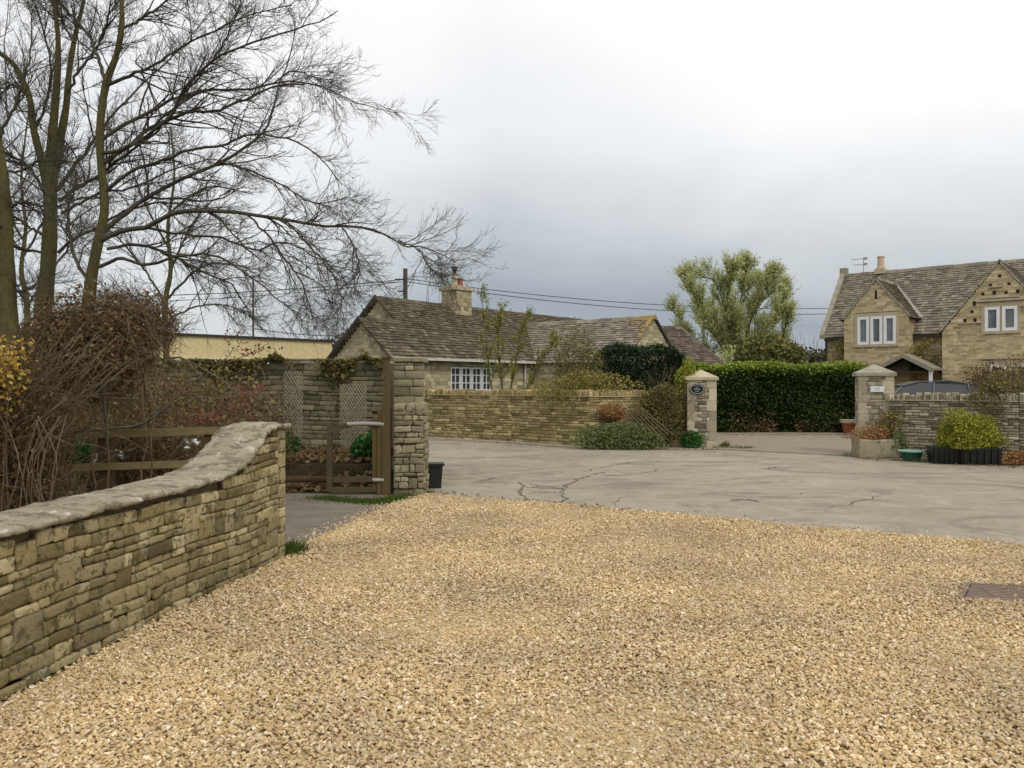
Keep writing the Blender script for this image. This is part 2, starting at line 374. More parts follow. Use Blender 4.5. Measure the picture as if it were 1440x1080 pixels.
def poly_limb(pts,k=None):
    pts=np.asarray(pts,float)
    # Catmull-Rom resample
    k=k or len(pts)*4; out=[]; n=len(pts)
    for t in np.linspace(0,n-1,k):
        i=min(int(t),n-2); f=t-i; p0=pts[max(i-1,0)];p1=pts[i];p2=pts[i+1];p3=pts[min(i+2,n-1)]
        out.append(.5*((2*p1)+(-p0+p2)*f+(2*p0-5*p1+4*p2-p3)*f*f+(-p0+3*p1-3*p2+p3)*f**3))
    return np.array(out)
def spawn(P_,R_,m,tmin,ang,L,k=6,wander=.12,trop=A(0,0,0),rf=.55,rmin=.003,taper=.7,flat=1.0,tpow=1.0,endtrop=None):
    n,K,_=P_.shape; N=n*m; idx=np.repeat(np.arange(n),m)
    t=tmin+(1-tmin)*rng.random(N)**tpow; x=t*(K-1); i=np.minimum(x.astype(int),K-2); f=(x-i)[:,None]
    b=P_[idx,i]*(1-f)+P_[idx,i+1]*f; r0=(R_[idx,i]*(1-f[:,0])+R_[idx,i+1]*f[:,0])
    T=nrm(P_[idx,i+1]-P_[idx,i]); rv=rng.normal(size=(N,3))*A(1,flat,1); pr=nrm(np.cross(T,rv)); 
    a=rng.normal(ang,.18,N)[:,None]; d=nrm(np.cos(a)*T+np.sin(a)*pr)
    l=L*(1-.65*t)*rng.uniform(.5,1.3,N); st=(l/(k-1))[:,None]
    pts=[b]
    for j in range(k-1):
        tr=trop if endtrop is None else trop*(1-j/(k-1))+endtrop*(j/(k-1))
        d=nrm(d+rng.normal(0,wander,(N,3))+tr); pts.append(pts[-1]+d*st)
    Pn=np.stack(pts,1); rr=np.maximum(r0*rf,rmin)
    Rn=rr[:,None]*np.linspace(1,1-taper,k)[None]; Rn=np.maximum(Rn,rmin*.55)
    return Pn,Rn
# ------------------------------------------------------------------ setting: ground, road, gravel
def sheet(name,pts,z,mat):
    mb=MB(); mb.poly([A(p[0],p[1],z) for p in pts]); o=mb.build(name,mat,loc=(0,0,0)); return tag(o,kind='structure')
t=NT('ground_mat'); n1=t.noise(.8,6,.7); n2=t.noise(14,4,.7)
c=t.mix(t.ramp(n1,[(.35,(0,0,0)),(.65,(1,1,1))]),(.05,.05,.022),(.075,.08,.025)); c=t.mix(.5,c,t.ramp(n2,[(.3,(.5,.5,.5)),(.7,(1.3,1.3,1.3))]),'MULTIPLY'); t.bsdf(c,.95,n2,.8,.03)
sheet('ground',[(-900,-40),(900,-40),(900,1500),(-900,1500)],0,t.m)
# road: old brushed concrete with stains and repairs
t=NT('concrete'); n1=t.noise(.38,7,.65,t.coord((1,1.2,1)),.6); n2=t.noise(3.0,8,.75,t.coord((1,1,1)),.4); n3=t.noise(38,4,.75); n4=t.noise(.75,7,.7,t.coord((.7,1.15,1)),1.6)
c=t.mix(t.ramp(n1,[(.36,(0,0,0)),(.62,(1,1,1))]),(.365,.32,.25),(.305,.265,.205))
c=t.mix(t.ramp(n4,[(.51,(0,0,0)),(.61,(.75,.75,.75))]),c,(.20,.175,.135))
c=t.mix(t.ramp(n4,[(.30,(.7,.7,.7)),(.42,(0,0,0))]),c,(.45,.40,.315))
c=t.mix(.6,c,t.ramp(n2,[(.3,(.68,.67,.64)),(.72,(1.22,1.22,1.2))]),'MULTIPLY')
c=t.mix(.6,c,t.ramp(n3,[(.3,(.62,.62,.62)),(.7,(1.25,1.25,1.25))]),'MULTIPLY')
wv=t.n('TexWave'); wv.inputs['Scale'].default_value=7; wv.inputs['Distortion'].default_value=3; wv.inputs['Detail'].default_value=3
mp=t.n('Mapping'); mp.inputs['Rotation'].default_value=(0,0,-.9); t.l(t.tc.outputs['Object'],mp.inputs[0]); t.l(mp.outputs[0],wv.inputs[0])
c=t.mix(.22,c,t.ramp(wv.outputs['Fac'],[(.2,(.72,.72,.72)),(.7,(1.1,1.1,1.1))]),'MULTIPLY')
t.bsdf(c,.85,n3,.5,.006,spec=.25); M['concrete']=t.m
B0=G(560,707);B1=G(600,696);B2=G(800,711);B3=G(1100,739);B4=G(1440,768);
B5=B4+(B4-B3)*1.2
LW=[G(520,610),G(600,616),G(720,622),G(830,630),G(968,630.5),G(1013,631),G(1213,641.5),G(1440,655)]
LW2=LW[-1]+(LW[-1]-LW[-2])*2
road=[tuple(G(548,694)[:2]),tuple(G(590,690)[:2])]
sheet('road',[(-6,70),(-3.2,30),(-1.35,13),(-1.55,11.0),tuple(B1[:2]-A(0,.5)),tuple(B3[:2]-A(0,.5)),tuple(B5[:2]-A(0,.5)),(22,2),(26,9),(24,14),(14,17),(8.6,18.6),(5.1,21.2),(1.0,22.4),(-2,25),(-1.5,70)],.004,M['concrete'])
t=NT('drive'); n2=t.noise(3,6,.7); n3=t.noise(50,4,.7)
c=t.mix(t.ramp(n2,[(.35,(0,0,0)),(.65,(1,1,1))]),(.23,.19,.14),(.30,.25,.185)); c=t.mix(.6,c,t.ramp(n3,[(.3,(.55,.55,.55)),(.7,(1.35,1.35,1.35))]),'MULTIPLY'); t.bsdf(c,.95,n3,.8,.01); M['drive']=t.m
sheet('driveway',[tuple(G(1013,631.5)[:2]),tuple(G(1213,642)[:2]),(10,19.5),(30,19.5),(30,30),(4.5,30)],.012,M['drive'])
# low kerb across the gateway and at the wall foot
kb=MB(); k0=G(1008,632); k1=G(1216,643); d=nrm(k1-k0); nn=A(d[1],-d[0],0)
kb.box(k0,d,Z3,-nn,0,np.linalg.norm(k1-k0),-.05,.035,-.05,.07); o=kb.build('kerb',M['concrete']); tag(o,kind='structure')
kb=MB(); 
for a,b in ((LW[1],LW[2]),(LW[2],LW[3])):
    d=nrm(b-a); nn=A(d[1],-d[0],0); kb.box(a+nn*.02,d,Z3,nn,0,np.linalg.norm(b-a)-.01,-.02,.03,0,.28)
o=kb.build('pavement_edge',plain_noise_mat('edge',(.45,.40,.31),(.33,.29,.22),3,.9)); tag(o,kind='structure')
# tarmac path by the gate
t=NT('tarmac'); n2=t.noise(1.6,6,.7,t.coord((1,2,1))); n3=t.noise(70,4,.7)
c=t.mix(t.ramp(n2,[(.38,(0,0,0)),(.62,(1,1,1))]),(.15,.13,.105),(.21,.18,.14)); c=t.mix(.6,c,t.ramp(n3,[(.3,(.5,.5,.5)),(.7,(1.4,1.4,1.4))]),'MULTIPLY'); t.bsdf(c,.85,n3,.8,.008); M['tarmac']=t.m
sheet('path',[(-6.0,7.2),(-1.9,7.0),(-1.3,11.2),(-1.35,11.9),(-6.0,11.95)],.006,M['tarmac'])
# gravel forecourt (base sheet) : polygon
GP=[(-2.6,.2),(-2.55,4.0),(-2.08,7.6),tuple(G(430,765)[:2]),tuple(G(500,733)[:2]),tuple(B0[:2]),tuple(B1[:2]),tuple(B2[:2]),tuple(B3[:2]),tuple(B4[:2]),tuple(B5[:2]),(14,.2)]
t=NT('gravel_base'); vo=t.n('TexVoronoi'); vo.inputs['Scale'].default_value=55; t.l(t.coord(),vo.inputs[0]); n3=t.noise(60,3,.6)
c=t.mix(t.ramp(n3,[(.3,(0,0,0)),(.7,(1,1,1))]),(.36,.27,.14),(.48,.37,.20)); t.bsdf(c,.95,vo.outputs['Distance'],.8,.01); 
sheet('gravel',GP,.010,t.m)
def inpoly(x,y,poly):
    ins=np.zeros(len(x),bool); n=len(poly)
    for i in range(n):
        x0,y0=poly[i];x1,y1=poly[(i+1)%n]
        c=((y0>y)!=(y1>y))&(x<(x1-x0)*(y-y0)/((y1-y0) if y1!=y0 else 1e-9)+x0); ins^=c
    return ins
# grate rectangle
GA=G(1356,823);GB=G(1352,847)
dU=nrm(A(.985,-.17,0)); dV=nrm(A(.17,.985,0)); DO=GB-dV*.0; DW,DH=.95,.50
DO=A(GB[0]-.02,GB[1],0)
def gravel_points():
    X=[];
    for (y0,y1,dens) in ((2.8,5.2,5400),(5.2,8.0,4200),(8.0,12.2,2900)):
        x0=-3.2; x1=.66*y1+.6; n=int((x1-x0)*(y1-y0)*dens); x=rng.uniform(x0,x1,n); y=rng.uniform(y0,y1,n)
        k=(np.abs(x)<.66*y+.5); X.append(np.stack([x[k],y[k]],1))
    X=np.concatenate(X); jx=X+rng.normal(0,.035,X.shape)
    ok=inpoly(jx[:,0],jx[:,1],GP); X=X[ok]
    du=(X[:,0]-DO[0])*dU[0]+(X[:,1]-DO[1])*dU[1]; dv=(X[:,0]-DO[0])*dV[0]+(X[:,1]-DO[1])*dV[1]; ins=(du>.46*dv)&(du<DW)&(dv>0)&(dv<DH)
    bury=ins&(rng.random(len(X))<.015); k=(~ins)|bury; bz=bury[k]; X=X[k]
    lx=-2.59+.1467*(X[:,1]-4.13); k=(X[:,0]>lx+.01)|(X[:,1]>7.75); X=X[k]; bz=bz[k]
    z=.012+rng.random(len(X))*.016+.006*(np.sin(X[:,0]*2.1+X[:,1])+np.sin(X[:,1]*3.1-X[:,0]*1.3))+bz*.030
    return np.column_stack([X,z])
gp=gravel_points()
# a few strays on the path and road edge
ns=1500; tt=rng.random(ns); seg=rng.integers(3,9,ns); a=np.array(GP)[seg]; b=np.array(GP)[seg+1]; st=a*(1-tt[:,None])+b*tt[:,None]+rng.normal(0,.16,(ns,2)); st=st[~((st[:,0]<-2.0)&(st[:,1]<7.7))]
gp=np.concatenate([gp,np.column_stack([st,np.full(len(st),.012)])])
me=bpy.data.meshes.new('gravel_stones'); me.vertices.add(len(gp)); me.vertices.foreach_set('co',gp.astype(np.float32).ravel()); me.update()
go=bpy.data.objects.new('gravel_stones',me); COL.objects.link(go); tag(go,'golden buff loose gravel spread over the forecourt','gravel',kind='stuff')
t=NT('pebble'); oi=t.n('ObjectInfo'); at=oi.outputs['Random']
c=t.ramp(at,[(0,(.54,.41,.21)),(.14,(.62,.48,.265)),(.28,(.48,.345,.17)),(.40,(.72,.595,.375)),(.52,(.56,.42,.215)),(.64,(.53,.44,.29)),(.76,(.80,.70,.52)),(.84,(.41,.29,.16)),(.92,(.60,.44,.28)),(.985,(.27,.20,.135))],'CONSTANT')
geo=t.n('NewGeometry'); nz=t.n('TexNoise'); nz.inputs['Scale'].default_value=.9; nz.inputs['Detail'].default_value=4; t.l(geo.outputs['Position'],nz.inputs['Vector'])
c=t.mix(1.0,c,t.ramp(nz.outputs['Fac'],[(.35,(.80,.79,.80)),(.65,(1.08,1.04,1.0))]),'MULTIPLY')
t.bsdf(c,.8,spec=.25); M['pebble']=t.m
ng=bpy.data.node_groups.new('scatter','GeometryNodeTree')
ng.interface.new_socket('Geometry',in_out='INPUT',socket_type='NodeSocketGeometry'); ng.interface.new_socket('Geometry',in_out='OUTPUT',socket_type='NodeSocketGeometry')
N=ng.nodes; gi=N.new('NodeGroupInput'); gout=N.new('NodeGroupOutput'); ico=N.new('GeometryNodeMeshIcoSphere'); ico.inputs['Radius'].default_value=.0083; ico.inputs['Subdivisions'].default_value=2
sp=N.new('GeometryNodeSetPosition'); nz=N.new('ShaderNodeTexNoise'); nz.inputs['Scale'].default_value=70; nz.inputs['Detail'].default_value=1
vm=N.new('ShaderNodeVectorMath'); vm.operation='SUBTRACT'; vm.inputs[1].default_value=(.5,.5,.5); vs=N.new('ShaderNodeVectorMath'); vs.operation='SCALE'; vs.inputs[3].default_value=.018
L=ng.links; L.new(nz.outputs['Color'],vm.inputs[0]); L.new(vm.outputs[0],vs.inputs[0]); L.new(vs.outputs[0],sp.inputs['Offset']); L.new(ico.outputs[0],sp.inputs[0])
sm=N.new('GeometryNodeSetMaterial'); sm.inputs['Material'].default_value=M['pebble']; L.new(sp.outputs[0],sm.inputs[0])
iop=N.new('GeometryNodeInstanceOnPoints'); L.new(gi.outputs[0],iop.inputs['Points']); L.new(sm.outputs[0],iop.inputs['Instance'])
r1=N.new('FunctionNodeRandomValue'); r1.data_type='FLOAT_VECTOR'; r1.inputs[0].default_value=(-.7,-.7,0); r1.inputs[1].default_value=(.7,.7,6.28); L.new(r1.outputs[0],iop.inputs['Rotation'])
r2=N.new('FunctionNodeRandomValue'); r2.data_type='FLOAT_VECTOR'; r2.inputs[0].default_value=(.6,.5,.35); r2.inputs[1].default_value=(1.75,1.4,.9); r2.inputs['Seed'].default_value=5; L.new(r2.outputs[0],iop.inputs['Scale'])
L.new(iop.outputs[0],gout.inputs[0]); md=go.modifiers.new('scatter','NODES'); md.node_group=ng
# cracks and repair edges in the concrete
cr=MB()
def crack(pts,w):
    pts=[G(*p) for p in pts]; pts=poly_limb(pts,len(pts)*7); n=len(pts); pts[:,:2]+=rng.normal(0,.03,(n,2))
    d=nrm(np.gradient(pts,axis=0)); s=np.stack([-d[:,1],d[:,0],np.zeros(n)],1); ww=(w*.5*rng.uniform(.2,1.4,n)*np.minimum(1,np.minimum(np.arange(n),np.arange(n)[::-1])/3+.15))[:,None]
    V=np.concatenate([pts-s*ww/2,pts+s*ww/2]); V[:,2]=.0085; cr.add(V,np.array([[i,i+1,n+i+1,n+i] for i in range(n-1)]))
for p,w in (([(735,708),(738,700),(733,692),(737,684),(730,678)],.07),([(788,712),(792,700),(790,690),(803,680),(825,671),(850,664)],.07),([(730,684),(760,687),(795,687)],.05),([(740,694),(765,693),(790,694)],.05),
            ([(665,680),(700,672),(740,667),(780,664),(800,667)],.04),([(820,664),(850,657),(880,652),(915,648),(935,650)],.05),([(840,670),(880,668),(915,664),(925,660)],.06),([(745,680),(760,684),(790,684),(805,678)],.04),
            ([(640,650),(680,652),(720,657),(770,661)],.03),([(1100,700),(1150,692),(1230,698)],.03),([(1030,705),(1050,703),(1066,706)],.10),([(1075,660),(1085,658),(1092,659)],.08),([(1160,716),(1200,708),(1240,697)],.04),
            ([(1180,668),(1250,670),(1330,672),(1440,680)],.03),([(860,712),(870,702),(885,696)],.02)): crack(p,w)
o=cr.build('road_cracks',plain_noise_mat('crackmat',(.16,.145,.10),(.11,.10,.065),10,.95)); tag(o,kind='structure')
# metal drain grate in gravel
ge=empty('drain_grate',DO+dU*DW/2+dV*DH/2,'rusty brown slatted metal drain cover set flush in the gravel','drain cover')
mb=MB(); w=.03
def db(u0,u1,v0,v1,z0,z1): mb.box(DO,dU,dV,Z3,u0,u1,v0,v1,z0,z1)
db(.03,DW,0,w,.01,.034);db(.46*DH+.02,DW,DH-w,DH,.01,.034)
pts=[DO+dU*(.46*v+o)+dV*v+Z3*.01 for v,o in ((0,0),(DH,0),(DH,.03),(0,.03))]; mb.prism(pts,A(0,0,.0262))
if 1: pass
db(DW-w,DW,w,DH-w,.01,.036);mb.prism([DO+dU*a+dV*b+Z3*.012 for a,b in ((.05,w),(DW-w,w),(DW-w,DH-w),(.46*DH+.04,DH-w))],A(0,0,.003))
mb.build('frame',M['rust'],ge)
mb=MB()
for i in range(9):
    y=w+.01+i*(DH-2*w-.01)/9; db(.46*(y+.034)+.03,DW-w,y,y+.034,.017,.031)
for i in range(4): db(.28+i*.19,.295+i*.19,w,DH-w,.020,.034)
mb.build('slats',M['rust'],ge)
# ------------------------------------------------------------------ foreground low wall
wd=nrm(A(.1467,1,0)); wn=A(wd[1],-wd[0],0)   # right-facing normal
W0=A(-2.59+.1467*(1.2-4.13),1.2,0); Lw=(7.53-1.2)/wd[1]
def d2s(d): return (d-1.2)/wd[1]
topk=[(0,.845),(d2s(4.7),.848),(d2s(5.7),.862),(d2s(6.2),.87),(d2s(6.5),.905),(d2s(6.75),.975),(d2s(6.93),1.06),(d2s(7.08),1.15),(d2s(7.2),1.205),(d2s(7.28),1.22),(Lw,1.22)]
def wtop(s): return float(np.interp(s,[a for a,b in topk],[b for a,b in topk]))
e=empty('low_stone_wall',W0+wd*Lw/2-wn*.2,'low rubble stone wall sweeping up at its far end beside the gravel','wall')
mb=MB()
def iv(v):
    if v<.80: return [(0,Lw-.16)]
    ss=np.linspace(d2s(5.2),Lw,200); k=[s for s in ss if wtop(s)>v+.055]
    return [(k[0],Lw-.16)] if k else []
stone_panel(mb,W0,wd,Z3,wn,1.2,iv,ch=(.046,.098),L=(.09,.27),gap=.004,depth=.07,prot=.018,T=T4,rough=.004,rot=.03,dbl=.13,warp=.013,cornerjit=.17,bev=.013,dblmax=.79)
mb.build('stone_face',M['fgstone'],e,smooth=True)
mb=MB()  # quoins at far end
v=0
i=0
while v<1.17:
    h=random.uniform(.085,.15); h=min(h,1.19-v); l=.16 if i%2 else .11
    TV,TF=T4; q=shape(T4,l/2-.004,h/2-.004,.2,.01); uu=Lw-.005-l/2+q[:,0]; vv=v+h/2+q[:,1]; ww=-.2+q[:,2]+.012+rng.normal(0,.002,len(uu))
    V=W0+uu[:,None]*wd+vv[:,None]*Z3+ww[:,None]*wn; mb.add(V,TF,(random.uniform(.4,.85),random.uniform(.5,1),.5)); v+=h; i+=1
mb.build('quoins',M['fgstone'],e,smooth=True)
mb=MB()
ns_=60; ss=np.linspace(0,Lw-.02,ns_)
for a,b in zip(ss[:-1],ss[1:]):
    za,zb=wtop(a)-.005,wtop(b)-.005; o0=W0-wn*.40; o1=W0-wn*.035
    V=[o0+wd*a,o0+wd*b,o1+wd*b,o1+wd*a,o0+wd*a+Z3*za,o0+wd*b+Z3*zb,o1+wd*b+Z3*zb,o1+wd*a+Z3*za]
    mb.add(V,[[4,7,6,5],[0,1,5,4],[3,7,6,2][::-1]])
mb.build('core',M['joint'],e)
# mortar capping swept along the wall
cap=MB(); ns_=420; ss=np.linspace(0,Lw+.008,ns_); prof=[]
fx=[-.46,-.455,-.40,-.30,-.2,-.1,-.02,.035,.048,.050,.03,-.02]; fz=[-.01,.01,.022,.027,.029,.028,.026,.022,.015,-.008,-.016,-.016]
import mathutils
from mathutils import noise as mn
V=[]
for s in ss:
    for j,(x,z) in enumerate(zip(fx,fz)):
        e1=mn.noise((s*5,j*.6,0))*.018+mn.noise((s*16,j*1.3,3))*.013+mn.noise((s*38,j*2.3,5))*.006
        edge=1 if (j<2 or j>6) else .35
        x2=x+(mn.noise((s*3.1,0 if j<4 else 9,7))*.035+mn.noise((s*11,0 if j<4 else 9,7))*.03+mn.noise((s*33,j*.7,11))*.012)*edge
        z2=z+e1*.8+(0.008*math.floor(2*mn.noise((s*1.6,2,2))) if j>5 else 0)
        V.append(W0+wd*s+wn*x2+Z3*(wtop(s)+z2))
np_=len(fx); Fs=[[i*np_+j,(i+1)*np_+j,(i+1)*np_+(j+1)%np_,i*np_+(j+1)%np_] for i in range(ns_-1) for j in range(np_)]
Fs2=[list(range(np_)),[(ns_-1)*np_+j for j in range(np_)][::-1]]
cap.add(V,[np.array(Fs)]+[np.array([f]) for f in Fs2])
t=NT('capping'); n1=t.noise(2.6,7,.72,dist=.4); n2=t.noise(11,6,.75,dist=.5); n3=t.noise(60,5,.75); n4=t.noise(5.5,5,.7,t.coord((1,1.7,1)))
c=t.mix(t.ramp(n1,[(.38,(0,0,0)),(.6,(1,1,1))]),(.26,.225,.155),(.40,.355,.26))
c=t.mix(t.ramp(n4,[(.51,(0,0,0)),(.58,(.8,.8,.8))]),c,(.15,.13,.085))
c=t.mix(t.ramp(n2,[(.58,(0,0,0)),(.64,(.7,.7,.7))]),c,(.70,.66,.56))
c=t.mix(t.ramp(n2,[(.33,(.7,.7,.7)),(.40,(0,0,0))]),c,(.14,.125,.07))
c=t.mix(.5,c,t.ramp(n3,[(.3,(.55,.55,.55)),(.7,(1.25,1.25,1.25))]),'MULTIPLY'); hb=t.mix(.5,n3,n2); t.bsdf(c,.9,hb,.9,.02,spec=.12)
cap.build('coping',t.m,e,smooth=True)
# ------------------------------------------------------------------ tall garden wall (L shaped) and stub by the gate
def wall_run(name,pts,H,thick,mat,jmat,label,ch,L,T=T2,gap=.012,depth=.05,prot=.02,coping=None,group=None,both=False,**kw):
    """pts: base polyline (visible face on the right-hand normal side)"""
    e=empty(name,(np.asarray(pts[0])+np.asarray(pts[-1]))/2*A(1,1,0),label,'wall',group)
    fb=MB();cb=MB();kb=MB()
    for a,b in zip(pts[:-1],pts[1:]):
        a=np.asarray(a,float)*A(1,1,0);b=np.asarray(b,float)*A(1,1,0); l=np.linalg.norm(b-a); d=(b-a)/l; n=A(d[1],-d[0],0)
        stone_panel(fb,a,d,Z3,n,H,lambda v:[(0,l)],ch=ch,L=L,T=T,gap=gap,depth=depth,prot=prot,**kw)
        cb.box(a,d,Z3,n,0,l,-.05,H-.01,-thick,-.02)
        if coping=='teeth':
            kb.box(a,d,Z3,n,-.01,l+.01,H,H+.025,-thick-.03,.045)
            u=0
            while u<l:
                w=random.uniform(.035,.075); hh=random.uniform(.09,.17); TV,TF=T2
                q=shape(T2,w/2-.004,hh/2,thick/2+.01,.015); a_=random.uniform(-.12,.12)
                uu=u+w/2+q[:,0]+q[:,1]*a_; vv=H+.022+hh/2+q[:,1]-.02*np.abs(q[:,2]/thick)**2; ww=-thick/2+q[:,2]+random.uniform(-.02,.02)
                kb.add(a+uu[:,None]*d+vv[:,None]*Z3+ww[:,None]*n,TF,(random.random(),random.random()*.9+.2,random.random())); u+=w
        elif coping=='flat':
            u=0
            while u<l:
                w=min(random.uniform(.3,.6),l-u+.01); kb.box(a,d,Z3,n,u,u+w-.008,H,H+random.uniform(.04,.06),-thick-.04,.03+random.uniform(0,.02),(random.random(),random.random(),.5)); u+=w
        elif coping=='rough':
            stone_panel(kb,a+Z3*H,d,Z3,n,.1,lambda v:[(0,l)],ch=(.04,.06),L=(.15,.35),T=T2,gap=.006,depth=thick+.02,prot=.05,dropout=.08)
    fb.build('stone_face',M[mat],e,smooth=(T is not T1)); cb.build('core',M[jmat],e)
    if coping: kb.build('coping',M[mat],e,smooth=False)
    return e
gA=A(-1.74,12.45,0); gC=A(-2.25,15.6,0)
gw=wall_run('garden_wall',[A(-16,17.6,0),A(-7.4,15.9,0),A(-2.30,15.25,0)],1.98,.4,'gardenstone','joint','tall weathered garden wall with ivy along its top behind the wooden gate',(.06,.13),(.12,.36),T=T2,prot=.02,coping='rough',dbl=.10,rough=.006,warp=.014,gap=.007,bev=.014,cornerjit=.12)
# tall return pier beside the road
e=empty('wall_pier',(-1.5,12.6,0),'tall grey stone wall end standing behind the gate post by the road','wall')
mb=MB();cb=MB(); a=A(-1.79,12.35,0)
stone_panel(mb,a,A(1,0,0),Z3,A(0,-1,0),1.93,lambda v:[(0,.46)],ch=(.07,.15),L=(.13,.36),T=T2,prot=.016,rough=.006,gap=.006,dbl=.15,bev=.014,cornerjit=.12,warp=.008)
rd=nrm(A(-.14,1,0)); rn=A(rd[1],-rd[0],0)
stone_panel(mb,A(-1.33,12.36,0),rd,Z3,rn,1.93,lambda v:[(0,3.0)],ch=(.09,.19),L=(.2,.5),T=T2,prot=.01,rough=.005,gap=.01)
cb.prism([A(-1.78,12.37,-.05),A(-1.34,12.37,-.05),A(-1.36,12.37,-.05)+rd*2.98,A(-1.78,12.37,-.05)+rd*2.98],A(0,0,1.97))
mb.build('stone_face',M['gardenstone'],e,smooth=True); cb.build('core',M['joint'],e)
kb=MB(); stone_panel(kb,A(-1.8,12.33,1.93),A(1,0,0),Z3,A(0,-1,0),.07,lambda v:[(0,.49)],ch=(.05,.08),L=(.2,.3),depth=.5,prot=.03); kb.build('coping',M['gardenstone'],e)
# low stub in front
e=empty('wall_stub',(-1.45,12.0,0),'short rough stone wall end with rounded cap beside the wooden gate','wall')
mb=MB();cb=MB(); a=A(-1.70,11.75,0)
stone_panel(mb,a,A(1,0,0),Z3,A(0,-1,0),1.22,lambda v:[(0,.43)],ch=(.05,.12),L=(.10,.26),T=T4,prot=.03,rough=.007,gap=.007,cornerjit=.22,dbl=.16,warp=.012,bev=.014)
stone_panel(mb,A(-1.27,11.76,0),A(0,1,0),Z3,A(1,0,0),1.22,lambda v:[(0,.55)],ch=(.06,.14),L=(.12,.3),T=T2,prot=.02,rough=.006,gap=.01)
cb.abox(-1.69,-1.28,11.77,12.3,-.05,1.2); mb.build('stone_face',M['stubstone'],e,smooth=True); cb.build('core',M['joint'],e)
kb=MB(); TV,TF=T4; 
for i,(x,w) in enumerate(((-1.62,.17),(-1.46,.14),(-1.33,.13))):
    q=shape(T4,w/2,.3,.055+.01*i,.03); V=np.stack([x+q[:,0],12.02+q[:,1],1.26+q[:,2]+rng.normal(0,.004,len(q))],1); kb.add(V,TF,(.6,.5,.5))
kb.build('coping',M['stubstone'],e,smooth=True)
# ------------------------------------------------------------------ gate, posts
gp_=A(-1.83,11.78,0)
e=empty('gate_post',gp_,'tall dark brown timber gate post against the rough wall end','post')
mb=MB(); mb.abox(-1.85,-1.765,11.74,11.84,1.3,1.96); mb.abox(-1.87,-1.745,11.72,11.86,0,1.3); mb.build('post',M['wood_dark'],e)
mb=MB(); mb.abox(-1.935,-1.875,11.74,11.84,0,1.22); mb.build('batten',M['wood_brown'],e)
mb=MB(); mb.abox(-1.865,-1.75,11.73,11.85,1.96,1.99); mb.build('cap',M['wood_post'],e)
e=empty('wooden_gate',(-2.3,11.8,0),'weathered low timber garden gate with a silvery top rail','gate')
def plank(mb,a,b,w,th,axis=A(0,1,0),c=(.5,.5,.5)):
    a=np.asarray(a,float);b=np.asarray(b,float); d=b-a; l=np.linalg.norm(d); d/=l; s=nrm(np.cross(axis,d)); mb.box(a,d,s,axis,0,l,-w/2,w/2,-th/2,th/2,c)
mb=MB(); plank(mb,(-2.63,11.8,.05),(-2.63,11.8,1.02),.075,.07); mb.build('stile',M['wood_old'],e)
mb=MB(); plank(mb,(-1.965,11.8,.05),(-1.965,11.8,1.0),.09,.07); mb.build('stile',M['wood_brown'],e)
mb=MB(); plank(mb,(-2.62,11.8,.92),(-2.36,11.8,1.01),.07,.06); mb.build('top_rail',M['wood_old'],e)
mb=MB(); mb.tube(poly_limb([A(-2.37,11.76,1.02),A(-2.1,11.75,1.03),A(-1.83,11.74,1.02)],8),.03,8); mb.build('top_rail',M['silver_wood'],e,smooth=True)
for z in (.22,.07):
    mb=MB(); plank(mb,(-2.59,11.8,z),(-1.93,11.8,z+.01),.075,.05); mb.build('rail',M['wood_old'],e)
mb=MB(); mb.tube([A(-2.0,11.75,.22),A(-1.83,11.73,.22)],.028,8); mb.build('hinge',M['silver_wood'],e,smooth=True)
# trellises on the garden wall
wdir=nrm(A(-2.30,15.25,0)-A(-7.4,15.9,0))
def trellis(px0,px1,py0,py1,d,label):
    a=P(px0,py1,d); b=P(px1,py0,d); e=empty('trellis',A((a[0]+b[0])/2,a[1],a[2]),label,'trellis','lattice panels leaning on the garden wall')
    w=b[0]-a[0]; h=b[2]-a[2]; 
    for sgn,off in ((1,0),(-1,.014)):
        mb=MB(); s=-h
        sl=1.55
        c=0
        k=-h/sl-w
        while c<h+w*sl:
            # line z = c - sl*x (x from 0..w)
            pts=[]
            for x in (0,w):
                pts.append((x,c-sl*x))
            x0=max(0,(c-h)/sl); x1=min(w,c/sl)
            if x1-x0>.02:
                xa,xb=x0,x1; za,zb=c-sl*x0,c-sl*x1
                if sgn<0: xa,xb=w-x0,w-x1
                plank(mb,(a[0]+xa,a[1]-off,a[2]+za),(a[0]+xb,a[1]-off,a[2]+zb),.02 if sgn>0 else .014,.01)
            c+=.085 if sgn>0 else .34
        mb.build('laths',M['trellis'],e)
    return e
trellis(399,426,522,662,15.1,'narrow tall lattice trellis beside the end of the low wall')
trellis(478,516,540,652,14.95,'wider lattice trellis seen above and through the gate')
# raised bed logs and soil behind path
e=empty('log_edging',(-3.4,12.9,0),'brown log edging round the earth bed left of the gate','log edging')
for i in range(2):
    mb=MB(); y=12.2+i*.05; z=.07+i*.10; mb.tube(poly_limb([A(-5.2,y+.1+random.uniform(-.05,.05),z),A(-4.0,y,z+random.uniform(-.01,.02)),A(-2.75,y+.03,z)],9),.055,8); mb.build('log',M['wood_post'],e,smooth=True)
mb=MB(); mb.prism([A(-6.5,12.45,-.02),A(-1.95,12.4,-.02),A(-2.4,15.2,-.02),A(-6.5,15.8,-.02)],A(0,0,.40)); o=mb.build('flower_bed',M['soil']); tag(o,kind='structure')
mb=MB(); n=5200; x=rng.uniform(-5.5,-2.0,n); y=rng.uniform(12.0,15.0,n); z=np.where(y<12.45,.03+rng.random(n)*.3*np.clip((y-12.0)/.4,0,1),.40+rng.random(n)*.06); leaves(mb,np.stack([x,y,z],1),.06,1.0); o=mb.build('leaf_litter',M['lf_dead']); tag(o,'brown leaf litter heaped on the earth bed beyond the path','leaf litter',kind='stuff')
